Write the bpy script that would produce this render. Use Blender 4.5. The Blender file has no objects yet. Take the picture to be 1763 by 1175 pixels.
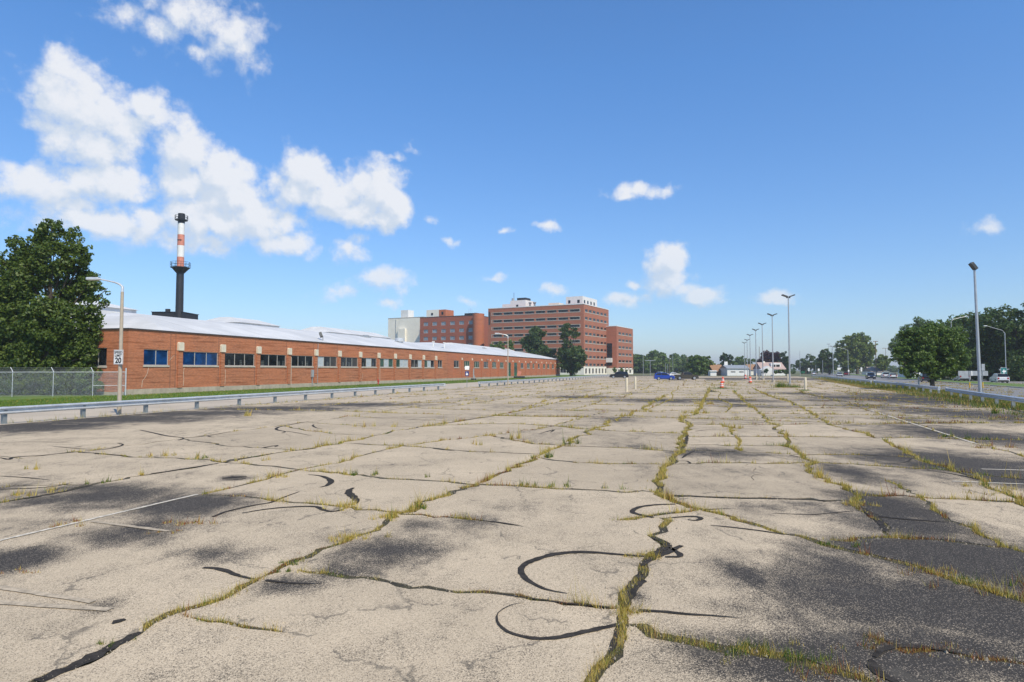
import bpy, math, random
import numpy as np
from mathutils import Vector, Matrix, geometry
R = math.radians
random.seed(7); rng = np.random.default_rng(7)
scene = bpy.context.scene
COL = scene.collection

# ------------------------------------------------------------------ camera, sky, sun, exposure
FPX, HORIZ, CAMH = 1120.0, 637.0, 2.35            # focal length and horizon row in photograph pixels (1763 wide)
PITCH = math.atan((HORIZ-587.5)/FPX)
cam = bpy.data.cameras.new('camera'); cam_o = bpy.data.objects.new('camera', cam); COL.objects.link(cam_o)
cam.sensor_width = 36; cam.lens = 36*FPX/1763; cam.clip_start = 0.1; cam.clip_end = 8000
cam_o.location = (0, 0, CAMH); cam_o.rotation_euler = (R(90)+PITCH, 0, 0)
scene.camera = cam_o
SUN_AZ = (0.55, -0.835); SUN_EL = R(50)
TO_SUN = Vector((SUN_AZ[0]*math.cos(SUN_EL), SUN_AZ[1]*math.cos(SUN_EL), math.sin(SUN_EL))).normalized()
world = bpy.data.worlds.new('World'); scene.world = world; world.use_nodes = True
SKY_STRENGTH = 0.125; HORIZON_TINT, ZENITH_TINT = (0.93, 1.00, 1.13), (0.80, 1.22, 1.56)
sun = bpy.data.lights.new('sun', 'SUN'); sun_o = bpy.data.objects.new('sun', sun); COL.objects.link(sun_o)
sun.energy = 4.7; sun.angle = R(0.53); sun.color = (1.0, 0.90, 0.72)
sun_o.rotation_euler = (-TO_SUN).to_track_quat('-Z', 'Y').to_euler(); sun_o.location = (60, -60, 90)
scene.view_settings.view_transform = 'Standard'; scene.view_settings.look = 'None'
scene.view_settings.gamma = 1.0; scene.view_settings.use_curve_mapping = False
scene.view_settings.exposure = 0.0
scene.cycles.max_bounces = 6; scene.cycles.diffuse_bounces = 3; scene.cycles.glossy_bounces = 3; scene.cycles.transmission_bounces = 3; scene.cycles.transparent_max_bounces = 6

# ------------------------------------------------------------------ pixel helpers (photograph pixels give directions only)
def ray(x, y):
    a, b = (x-881.5)/FPX, -(y-587.5)/FPX
    c, s = math.cos(PITCH), math.sin(PITCH)
    return Vector((a, c-b*s, s+b*c))
def G(x, y, z=0.0):                    # where the ray meets the level z
    d = ray(x, y); t = (z-CAMH)/d.z
    return Vector((d.x*t, d.y*t, z))
def P(x, y, Y):                        # point of the ray at distance Y
    d = ray(x, y); t = Y/d.y
    return Vector((d.x*t, Y, CAMH+d.z*t))
def GX(x, Y, z=0.0):                   # ground point in column x at distance Y
    p = P(x, HORIZ, Y); return Vector((p.x, Y, z))
U = Vector((0.2714, 0.9625)).normalized(); NP = Vector((-U.y, U.x))        # along and across the brick works
def W(s, p, z=0.0):
    v = U*s+NP*p; return Vector((v.x, v.y, z))
V = Vector((0.38, 0.925)).normalized(); VQ = Vector((V.y, -V.x)); R0 = Vector((29.4, 37.3))   # along and across the right-hand road
def RD(s, q, z=0.0):
    v = R0+V*s+VQ*q; return Vector((v.x, v.y, z))

# ------------------------------------------------------------------ nodes
class NT:
    def __init__(self, tree): self.t = tree; self.n = tree.nodes; self.l = tree.links
    def new(self, typ, **kw):
        nd = self.n.new(typ)
        for k, v in kw.items(): setattr(nd, k, v)
        return nd
    def put(self, sock, v):
        if isinstance(v, bpy.types.NodeSocket): self.l.new(v, sock)
        elif v is not None: sock.default_value = v
    def m(self, op, a, b=None, c=None, clamp=False):
        nd = self.new('ShaderNodeMath', operation=op); nd.use_clamp = clamp
        self.put(nd.inputs[0], a)
        if b is not None: self.put(nd.inputs[1], b)
        if c is not None: self.put(nd.inputs[2], c)
        return nd.outputs[0]
    def v(self, op, a, b=None):
        nd = self.new('ShaderNodeVectorMath', operation=op); self.put(nd.inputs[0], a)
        if b is not None: self.put(nd.inputs[1], b)
        return nd.outputs['Value'] if op in ('LENGTH', 'DOT_PRODUCT', 'DISTANCE') else nd.outputs[0]
    def mix(self, f, a, b, mode='MIX'):
        nd = self.new('ShaderNodeMix', data_type='RGBA', blend_type=mode)
        self.put(nd.inputs[0], f)
        self.put(nd.inputs[6], a if isinstance(a, bpy.types.NodeSocket) else (*a, 1) if len(a) == 3 else a)
        self.put(nd.inputs[7], b if isinstance(b, bpy.types.NodeSocket) else (*b, 1) if len(b) == 3 else b)
        return nd.outputs[2]
    def rng(self, v, a, b, c=0.0, d=1.0, smooth=True):
        nd = self.new('ShaderNodeMapRange'); nd.interpolation_type = 'SMOOTHSTEP' if smooth else 'LINEAR'
        self.put(nd.inputs[0], v)
        for i, q in enumerate((a, b, c, d)): self.put(nd.inputs[1+i], q)
        return nd.outputs[0]
    def noise(self, vec, scale, detail=4, rough=0.55, dim='3D'):
        nd = self.new('ShaderNodeTexNoise', noise_dimensions=dim)
        if vec is not None: self.put(nd.inputs['Vector'], vec)
        nd.inputs['Scale'].default_value = scale; nd.inputs['Detail'].default_value = detail; nd.inputs['Roughness'].default_value = rough
        return nd.outputs['Fac']
    def xyz(self, a, b, c):
        nd = self.new('ShaderNodeCombineXYZ')
        for i, q in enumerate((a, b, c)): self.put(nd.inputs[i], q)
        return nd.outputs[0]
    def sep(self, v):
        nd = self.new('ShaderNodeSeparateXYZ'); self.put(nd.inputs[0], v); return nd.outputs

MATS = {}
def new_mat(name):
    m = bpy.data.materials.new(name); m.use_nodes = True; MATS[name] = m
    t = NT(m.node_tree); b = m.node_tree.nodes['Principled BSDF']
    return m, t, b
def mat(name, col, rough=0.6, metal=0.0, var=0.18, scale=3.0, bump=0.0, bscale=30.0, dirt=0.0, spec=0.5):
    """plain procedural surface: colour broken by two noises, rougher where worn"""
    if name in MATS: return MATS[name]
    m, t, b = new_mat(name)
    tc = t.new('ShaderNodeTexCoord').outputs['Object']
    n1 = t.noise(tc, scale, 5, 0.6); n2 = t.noise(tc, scale*9, 3, 0.6)
    f = t.m('ADD', t.m('MULTIPLY', n1, 0.65), t.m('MULTIPLY', n2, 0.35))
    lo = [c*(1-var) for c in col]; hi = [min(1, c*(1+var)) for c in col]
    c = t.mix(t.rng(f, 0.3, 0.7), lo, hi)
    if dirt:
        s = t.sep(tc); st = t.noise(t.xyz(t.m('MULTIPLY', t.m('ADD', s[0], s[1]), 2.0), t.m('MULTIPLY', s[2], 0.25), 0.0), 1.5, 4, 0.6)
        c = t.mix(t.m('MULTIPLY', t.rng(st, 0.45, 0.75), dirt), c, [q*0.45 for q in col])
    t.put(b.inputs['Base Color'], c)
    t.put(b.inputs['Roughness'], t.rng(n2, 0.2, 0.8, max(0.02, rough-0.08), min(1, rough+0.08)))
    b.inputs['Metallic'].default_value = metal; b.inputs['Specular IOR Level'].default_value = spec
    if bump:
        bp = t.new('ShaderNodeBump'); bp.inputs['Strength'].default_value = bump; bp.inputs['Distance'].default_value = 0.02
        t.put(bp.inputs['Height'], t.noise(tc, bscale, 4, 0.6)); t.put(b.inputs['Normal'], bp.outputs[0])
    return m
def brick_mat(name, col, mortar, band=0.35, bscale=1.0):
    m, t, b = new_mat(name)
    s = t.sep(t.new('ShaderNodeTexCoord').outputs['Object'])
    u = t.m('ADD', s[0], s[1]); vec = t.xyz(u, s[2], 0.0)
    br = t.new('ShaderNodeTexBrick'); t.put(br.inputs['Vector'], vec)
    br.inputs['Scale'].default_value = bscale; br.inputs['Brick Width'].default_value = 0.215; br.inputs['Row Height'].default_value = 0.075
    br.inputs['Mortar Size'].default_value = 0.008; br.inputs['Mortar Smooth'].default_value = 0.3
    br.inputs['Color1'].default_value = (*[c*1.18 for c in col], 1); br.inputs['Color2'].default_value = (*[c*0.75 for c in col], 1)
    br.inputs['Mortar'].default_value = (*mortar, 1)
    # darker and paler courses: long thin streaks
    st = t.noise(t.xyz(t.m('MULTIPLY', u, 0.22), t.m('MULTIPLY', s[2], 5.0), 0.0), 1.0, 4, 0.6)
    c = t.mix(t.m('MULTIPLY', t.rng(st, 0.50, 0.66), band), br.outputs['Color'], [q*0.38 for q in col])
    c = t.mix(t.rng(st, 0.30, 0.42, 0.45*band, 0.0), c, [min(1, q*1.7+.03) for q in col])
    big = t.noise(vec, 0.16, 4, 0.6)
    c = t.mix(t.rng(big, 0.35, 0.7, 0.0, 0.35), c, [min(1, q*1.3) for q in col])
    t.put(b.inputs['Base Color'], c); b.inputs['Roughness'].default_value = 0.85; b.inputs['Specular IOR Level'].default_value = 0.25
    bp = t.new('ShaderNodeBump'); bp.inputs['Strength'].default_value = 0.5; bp.inputs['Distance'].default_value = 0.015
    t.put(bp.inputs['Height'], t.m('ADD', t.m('MULTIPLY', br.outputs['Fac'], -1.0), st)); t.put(b.inputs['Normal'], bp.outputs[0])
    return m
def glass_mat(name, col, rough=0.06, var=0.5, inner=False):
    m, t, b = new_mat(name)
    tc = t.new('ShaderNodeTexCoord').outputs['Object']; rn = t.new('ShaderNodeObjectInfo').outputs['Random']
    n = t.noise(t.v('ADD', tc, t.xyz(t.m('MULTIPLY', rn, 40.0), 0.0, 0.0)), 0.9, 3, 0.5)
    c = t.mix(t.rng(n, 0.35, 0.65), [q*(1-var) for q in col], [q*(1+var) for q in col])
    if inner:
        sp = t.sep(tc); g = t.new('ShaderNodeTexBrick'); t.put(g.inputs['Vector'], t.xyz(t.m('ADD', sp[0], sp[1]), sp[2], 0.0)); g.offset = 0.0
        g.inputs['Scale'].default_value = 1.0; g.inputs['Brick Width'].default_value = 0.22; g.inputs['Row Height'].default_value = 0.26; g.inputs['Mortar Size'].default_value = 0.025
        g.inputs['Color1'].default_value = (.10, .11, .105, 1); g.inputs['Color2'].default_value = (.06, .07, .07, 1); g.inputs['Mortar'].default_value = (.012, .014, .016, 1)
        msk = t.m('MULTIPLY', t.rng(sp[2], .62, .70, 1.0, 0.0), t.m('GREATER_THAN', t.noise(t.xyz(t.m('MULTIPLY_ADD', rn, 37.0, t.m('MULTIPLY', t.m('ADD', sp[0], sp[1]), 1.3)), 0.0, 0.0), 1.0, 1, 0.5), .54))
        c = t.mix(msk, c, g.outputs['Color'])
    t.put(b.inputs['Base Color'], c); b.inputs['Roughness'].default_value = rough; b.inputs['Specular IOR Level'].default_value = 0.4
    return m
def leaf_mat(name, dark, light, trans=0.3, hue=None):
    m, t, b = new_mat(name)
    ri = t.new('ShaderNodeNewGeometry').outputs['Random Per Island']
    c = t.mix(ri, dark, light)
    if hue: c = t.mix(t.rng(ri, 0.93, 0.97), c, hue)
    t.put(b.inputs['Base Color'], c); b.inputs['Roughness'].default_value = 0.5; b.inputs['Specular IOR Level'].default_value = 0.35
    tr = t.new('ShaderNodeBsdfTranslucent'); t.put(tr.inputs[0], t.mix(0.5, c, [light[0]*1.3, light[1]*1.4, light[2]*0.6]))
    mx = t.new('ShaderNodeMixShader'); mx.inputs[0].default_value = trans
    t.l.new(b.outputs[0], mx.inputs[1]); t.l.new(tr.outputs[0], mx.inputs[2])
    t.l.new(mx.outputs[0], m.node_tree.nodes['Material Output'].inputs[0])
    return m
def blade_mat(name):
    m, t, b = new_mat(name)
    at = t.new('ShaderNodeAttribute', attribute_name='Col')
    t.put(b.inputs['Base Color'], at.outputs['Color']); b.inputs['Roughness'].default_value = 0.7; b.inputs['Specular IOR Level'].default_value = 0.2
    tr = t.new('ShaderNodeBsdfTranslucent'); t.put(tr.inputs[0], at.outputs['Color'])
    mx = t.new('ShaderNodeMixShader'); mx.inputs[0].default_value = 0.3
    t.l.new(b.outputs[0], mx.inputs[1]); t.l.new(tr.outputs[0], mx.inputs[2])
    t.l.new(mx.outputs[0], m.node_tree.nodes['Material Output'].inputs[0])
    return m

# ------------------------------------------------------------------ sky with its clouds
def build_world():
    nt = world.node_tree; nt.nodes.clear(); t = NT(nt)
    sky = t.new('ShaderNodeTexSky', sky_type='NISHITA'); sky.sun_disc = False
    sky.sun_elevation = SUN_EL; sky.sun_rotation = math.atan2(SUN_AZ[0], SUN_AZ[1])
    sky.altitude = 0; sky.air_density = 1.0; sky.dust_density = 0.3; sky.ozone_density = 4.0
    # cumulus: (column, row, half width, half height, weight) read off the photograph, kept as directions
    C = [(335,38,70,38,.58),(255,40,48,24,.45),(395,62,40,38,.6),(350,88,52,16,.5),(295,20,40,22,.45),
         (118,122,30,26,.8),(130,180,50,48,.95),(190,205,52,42,.95),(262,196,40,26,.85),(160,250,60,40,.9),(228,250,32,24,.6),(90,318,78,24,.9),(180,310,66,26,.95),(190,384,82,28,.9),(28,306,34,18,.7),(130,350,60,20,.6),(250,400,44,20,.7),
         (322,262,36,38,1.1),(318,312,34,34,.95),(388,300,42,36,1.15),(400,345,54,38,1.15),(360,380,62,36,1.0),(440,385,62,32,1.1),(488,416,54,18,.95),(345,415,60,20,.75),
         (524,300,34,38,1.2),(508,332,38,24,1.1),(575,340,54,34,1.2),(650,322,44,38,1.2),(600,365,66,20,1.1),(682,352,30,30,1.05),(655,378,44,14,.95),
         (600,425,26,24,.7),(660,482,42,20,1.0),(575,505,24,15,.6),(1105,331,42,13,.85),(1085,340,22,8,.7),(1152,448,32,28,1.15),(1150,484,36,22,.9),(1205,512,34,14,.95),(1075,516,34,12,.8),(1180,500,24,14,.8),
         (955,500,20,11,.75),(848,479,20,8,.6),(1332,515,28,11,.75),(1697,393,20,9,.5),(940,386,20,8,.6),(711,250,12,12,.55),(680,270,18,8,.5),(775,415,16,7,.5),(675,522,18,8,.6),(870,400,20,8,.42),(1092,490,12,8,.6),(800,520,20,7,.5),(742,382,16,12,.45)]
    def cloud_group(name, blobs, generic=False):
        g = bpy.data.node_groups.new(name, 'ShaderNodeTree')
        g.interface.new_socket('Dir', in_out='INPUT', socket_type='NodeSocketVector')
        g.interface.new_socket('Density', in_out='OUTPUT', socket_type='NodeSocketFloat')
        q = NT(g); gi = q.new('NodeGroupInput'); go = q.new('NodeGroupOutput'); d = gi.outputs[0]
        nz = q.new('ShaderNodeTexNoise'); q.put(nz.inputs['Vector'], d); nz.inputs['Scale'].default_value = 22; nz.inputs['Detail'].default_value = 4; nz.inputs['Roughness'].default_value = 0.55
        wv = q.v('SCALE', q.v('SUBTRACT', nz.outputs['Color'], (0.5, 0.5, 0.5)), None); wv.node.inputs['Scale'].default_value = 0.030
        dw = q.v('ADD', d, wv); acc = None
        for (x, y, rx, ry, w) in blobs:
            c = ray(x, y).normalized()
            e = q.v('MULTIPLY', q.v('SUBTRACT', dw, tuple(c)), (FPX/rx/1.16, FPX/rx/2.4, FPX/ry/1.20))
            f = q.m('MULTIPLY_ADD', q.v('LENGTH', e), -0.85*max(w, .6), w*.98)
            acc = f if acc is None else q.m('SMOOTH_MAX', acc, f, 0.06)
        if generic:
            s = q.sep(d); up = q.m('MULTIPLY', q.rng(s[2], 0.02, 0.10), q.rng(s[2], 0.4, 0.75, 1.0, 0.0))
            acc = q.m('SUBTRACT', q.m('MULTIPLY', q.rng(q.noise(q.v('MULTIPLY', d, (1.0, 1.0, 1.8)), 4.2, 3, 0.5), 0.52, 0.70, 0.0, 1.3), up), 0.5)
        b1 = q.noise(d, 52.0, 6, 0.62)
        vo = q.new('ShaderNodeTexVoronoi', feature='F1'); q.put(vo.inputs['Vector'], dw); vo.inputs['Scale'].default_value = 34.0; vo.inputs['Detail'].default_value = 0.0
        puff = q.m('MULTIPLY_ADD', vo.outputs['Distance'], -0.55, 0.27)
        q.l.new(q.m('ADD', puff, q.m('MULTIPLY_ADD', q.m('SUBTRACT', b1, 0.5), 0.95, acc)), go.inputs[0])
        return g
    dirv = t.v('NORMALIZE', t.new('ShaderNodeTexCoord').outputs['Generated']); sx, sy, sz = t.sep(dirv)
    # warm-grey dust of the model taken out: summer blue, paler towards the horizon all round
    tint = t.mix(t.rng(sz, 0.0, 0.42, smooth=False), HORIZON_TINT, ZENITH_TINT)
    skyc = t.mix(1.0, sky.outputs[0], tint, 'MULTIPLY')
    def clouded(g):
        def field(v):
            n = t.new('ShaderNodeGroup'); n.node_tree = g; t.put(n.inputs[0], v); return n.outputs[0]
        d0 = field(dirv); d1 = field(t.v('ADD', dirv, (0.013, -0.004, 0.022)))
        alpha = t.rng(d0, -0.04, 0.62)
        lit = t.rng(t.m('SUBTRACT', d0, d1), -0.34, 0.36)
        cc = t.mix(lit, tuple(c/SKY_STRENGTH for c in (.68, .755, .85)), tuple(c/SKY_STRENGTH for c in (.93, .935, .95)))
        col = t.mix(t.m('MULTIPLY', alpha, t.rng(sz, 0.02, 0.22, 0.62, 0.90)), skyc, cc)
        bg = t.new('ShaderNodeBackground'); bg.inputs[1].default_value = SKY_STRENGTH; t.l.new(col, bg.inputs[0]); return bg.outputs[0]
    def mixs(f, a, b):
        n = t.new('ShaderNodeMixShader'); t.put(n.inputs[0], f); t.l.new(a, n.inputs[1]); t.l.new(b, n.inputs[2]); return n.outputs[0]
    left = clouded(cloud_group('cumulus_left', [c for c in C if c[0] < 860])); right = clouded(cloud_group('cumulus_right', [c for c in C if c[0] >= 820]))
    rest = clouded(cloud_group('cumulus_round', [], True))
    front = mixs(t.m('GREATER_THAN', t.m('DIVIDE', sx, t.m('MAXIMUM', sy, .01)), (840-881.5)/FPX), left, right)
    band = t.m('MULTIPLY', t.m('GREATER_THAN', sy, 0.70), t.m('LESS_THAN', sz, 0.56))
    t.l.new(mixs(band, rest, front), t.new('ShaderNodeOutputWorld').inputs[0])
build_world()

# ------------------------------------------------------------------ mesh helpers
class MB:
    def __init__(self): self.v = []; self.f = []
    def quad(self, *pts):
        i = len(self.v); self.v += [tuple(p) for p in pts]; self.f.append(tuple(range(i, i+len(pts)))); return self
    def box(self, x0, x1, y0, y1, z0, z1, M=None):
        c = [(x0,y0,z0),(x1,y0,z0),(x1,y1,z0),(x0,y1,z0),(x0,y0,z1),(x1,y0,z1),(x1,y1,z1),(x0,y1,z1)]
        if M is not None: c = [tuple(M @ Vector(p)) for p in c]
        i = len(self.v); self.v += c
        self.f += [tuple(i+k for k in f) for f in ((0,3,2,1),(4,5,6,7),(0,1,5,4),(1,2,6,5),(2,3,7,6),(3,0,4,7))]; return self
    def tube(self, pts, rad, n=8, caps=True):
        pts = [Vector(p) for p in pts]; i0 = len(self.v)
        if not isinstance(rad, (list, tuple)): rad = [rad]*len(pts)
        for k, p in enumerate(pts):
            d = (pts[min(k+1, len(pts)-1)]-pts[max(k-1, 0)]).normalized()
            a = d.cross(Vector((0, 0, 1)) if abs(d.z) < 0.9 else Vector((1, 0, 0))).normalized(); b = d.cross(a)
            for j in range(n):
                q = p+(a*math.cos(2*math.pi*j/n)+b*math.sin(2*math.pi*j/n))*rad[k]; self.v.append(tuple(q))
        for k in range(len(pts)-1):
            for j in range(n):
                a, b = i0+k*n+j, i0+k*n+(j+1) % n; self.f.append((a, b, b+n, a+n))
        if caps:
            self.f.append(tuple(i0+j for j in range(n))[::-1]); self.f.append(tuple(i0+(len(pts)-1)*n+j for j in range(n)))
        return self
    def lathe(self, prof, n=12, c=(0,0,0), a0=0.0, a1=2*math.pi):
        i0 = len(self.v); full = abs(a1-a0-2*math.pi) < 1e-6; m = n if full else n+1
        for (r, z) in prof:
            for j in range(m):
                a = a0+(a1-a0)*j/n; self.v.append((c[0]+r*math.cos(a), c[1]+r*math.sin(a), c[2]+z))
        for k in range(len(prof)-1):
            for j in range(n):
                a, b = i0+k*m+j, i0+k*m+(j+1) % m; self.f.append((a, b, b+m, a+m))
        return self
    def prism(self, poly, y0, y1, axis='y'):
        i = len(self.v); n = len(poly)
        for yy in (y0, y1):
            for (a, b) in poly: self.v.append((a, yy, b) if axis == 'y' else (yy, a, b) if axis == 'x' else (a, b, yy))
        self.f.append(tuple(range(i, i+n))); self.f.append(tuple(range(i+n, i+2*n))[::-1])
        for k in range(n):
            a, b = i+k, i+(k+1) % n; self.f.append((a, a+n, b+n, b))
        return self
    def mesh(self, name):
        me = bpy.data.meshes.new(name); me.from_pydata(self.v, [], self.f); me.update(); return me
    def build(self, name, material, parent=None, loc=(0,0,0), rz=0.0, smooth=False, bevel=0.0):
        me = self.mesh(name); me.materials.append(material)
        if smooth:
            me.polygons.foreach_set('use_smooth', [True]*len(me.polygons)); me.set_sharp_from_angle(angle=R(40))
        return link(name, me, parent, loc, rz, bevel)
def link(name, me, parent=None, loc=(0,0,0), rz=0.0, bevel=0.0):
    o = bpy.data.objects.new(name, me); COL.objects.link(o); o.parent = parent
    o.location = loc; o.rotation_euler = (0, 0, rz)
    if bevel:
        b = o.modifiers.new('bevel', 'BEVEL'); b.width = bevel; b.segments = 2; b.limit_method = 'ANGLE'
    return o
def thing(name, label, cat, loc=(0,0,0), rz=0.0, group=None):
    o = bpy.data.objects.new(name, None); COL.objects.link(o); o.location = loc; o.rotation_euler = (0, 0, rz)
    o.empty_display_size = 0.3
    return tag(o, label, cat, group)
def tag(o, label, cat, group=None):
    o['label'] = label; o['category'] = cat
    if group: o['group'] = group
    return o
def structure(o): o['kind'] = 'structure'; return o
def dup(root, loc, rz=0.0, label=None, scale=None):
    def cp(o, par):
        c = o.copy(); COL.objects.link(c); c.parent = par
        for ch in KIDS.get(o.name, o.children): cp(ch, c)
        return c
    r = cp(root, None); r.location = loc; r.rotation_euler = (0, 0, rz)
    if scale: r.scale = scale if hasattr(scale, '__len__') else (scale,)*3
    if label: r['label'] = label
    return r
KIDS = {}
def smooth_line(pts, step):
    """Catmull-Rom through the points"""
    p = [Vector(q[:2]) for q in pts]
    p = [p[0]*2-p[1]]+p+[p[-1]*2-p[-2]]; out = []
    for i in range(1, len(p)-2):
        n = max(1, int((p[i+1]-p[i]).length/step))
        for k in range(n):
            t = k/n
            out.append(0.5*((2*p[i])+(p[i+1]-p[i-1])*t+(2*p[i-1]-5*p[i]+4*p[i+1]-p[i+2])*t*t+(3*p[i]-p[i-1]-3*p[i+1]+p[i+2])*t**3))
    out.append(p[-2]); return out
def text_mesh(name, body, size, material, parent, M, extrude=0.002, bold=0.0):
    cu = bpy.data.curves.new(name, 'FONT'); cu.body = body; cu.size = size; cu.align_x = 'CENTER'; cu.align_y = 'CENTER'; cu.extrude = extrude; cu.offset = bold
    tmp = bpy.data.objects.new(name, cu); COL.objects.link(tmp)
    bpy.context.view_layer.update()
    me = bpy.data.meshes.new_from_object(tmp.evaluated_get(bpy.context.evaluated_depsgraph_get()))
    bpy.data.objects.remove(tmp); me.name = name; me.transform(M); me.materials.clear(); me.materials.append(material)
    return link(name, me, parent)
FACE_CAM = Matrix.Rotation(R(90), 4, 'X')        # text plane stands up and faces -y


# ------------------------------------------------------------------ ground materials
def ground_mat():
    m, t, b = new_mat('rough_ground')
    p = t.new('ShaderNodeNewGeometry').outputs['Position']
    n1 = t.noise(p, 0.05, 5, 0.6); n2 = t.noise(p, 0.45, 5, 0.65); n3 = t.noise(p, 6.0, 4, 0.6)
    c = t.mix(t.rng(n2, 0.38, 0.62), (0.14, 0.095, 0.05), (0.085, 0.115, 0.03))
    c = t.mix(t.rng(n1, 0.4, 0.6), c, (0.10, 0.13, 0.035))
    c = t.mix(t.rng(n3, 0.35, 0.75, 0.0, 0.5), c, (0.19, 0.16, 0.09))
    t.put(b.inputs['Base Color'], c); b.inputs['Roughness'].default_value = 0.95
    return m
def lawn_mat():
    m, t, b = new_mat('lawn_turf')
    p = t.new('ShaderNodeNewGeometry').outputs['Position']
    n1 = t.noise(p, 0.25, 4, 0.6); n2 = t.noise(p, 5.0, 4, 0.7)
    c = t.mix(t.rng(n1, 0.35, 0.65), (0.075, 0.15, 0.018), (0.13, 0.18, 0.03))
    c = t.mix(t.rng(n2, 0.5, 0.8, 0.0, 0.5), c, (0.20, 0.20, 0.06))
    t.put(b.inputs['Base Color'], c); b.inputs['Roughness'].default_value = 0.9
    return m
STAINS = []          # (x, y, radius across, radius in depth, strength), filled from the photograph below
def stain(x, y, rx, ry, k=1.0):
    c = G(x, y); a = G(x, y-ry); e = G(x, y+ry)
    STAINS.append((c.x, (a.y+e.y)/2, rx*c.y/FPX, max(0.3, (a.y-e.y)/2), k))
for s_ in [(165,855,105,17,.9),(120,868,70,12,.6),(322,872,66,17,1),(235,915,75,20,.75),(20,965,60,20,1),(370,955,65,14,.6),(505,1005,62,15,.7),(175,1045,26,9,.55),(85,1075,60,14,.4),(65,900,80,12,.45),
           (665,948,85,24,.75),(590,985,55,16,.7),(810,896,60,13,.5),(720,905,60,14,.5),(1096,1028,22,14,.6),(860,870,60,14,.35),(905,1000,70,12,.2),
           (1285,990,42,32,.75),(1450,980,80,26,.85),(1340,960,60,14,.4),(1560,1040,210,62,.85),(1700,1060,140,80,.9),(1400,1140,190,42,.9),(1620,1140,190,60,1),(1180,1150,60,22,.5),(1330,1060,70,20,.4),
           (1640,958,150,34,1.1),(1735,980,90,45,1.1),(1535,875,52,22,1.1),(1575,905,80,20,1.0),(1470,815,45,18,.75),(1660,800,110,22,.95),(1730,820,60,25,1),(1310,873,70,12,.5),(1250,905,40,10,.3),
           (1420,880,40,12,.5),(1260,812,60,10,.3),(1240,780,70,8,.7),(1385,868,50,10,.5),(1620,745,100,14,.6),(1720,755,80,20,.9),(1690,715,90,14,.8),(1590,725,70,9,.5),(1500,700,80,7,.6),(1610,690,110,8,.95),(1560,681,80,4,.8),(1420,690,60,4,.6),
           (60,735,90,9,1),(190,722,130,6,1),(330,712,110,4,.9),(470,704,110,3.5,.9),(620,697,90,3,.8),(15,838,40,14,.6),(400,823,25,4,.8),(700,800,50,6,.25),
           (1060,722,40,5,.6),(1140,690,70,3,.8),(1000,684,60,2.5,.7),(1250,690,80,3,.8),(1300,700,70,3,.6),(900,700,60,3,.4),(760,720,60,4,.3),(1110,770,30,5,.5),(960,745,60,5,.3),(1400,770,60,6,.35),(1400,720,60,5,.4),(1380,678,50,2.5,.7),(1460,685,60,3,.8),(1120,812,40,10,.3)]:
    stain(*s_)
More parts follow.
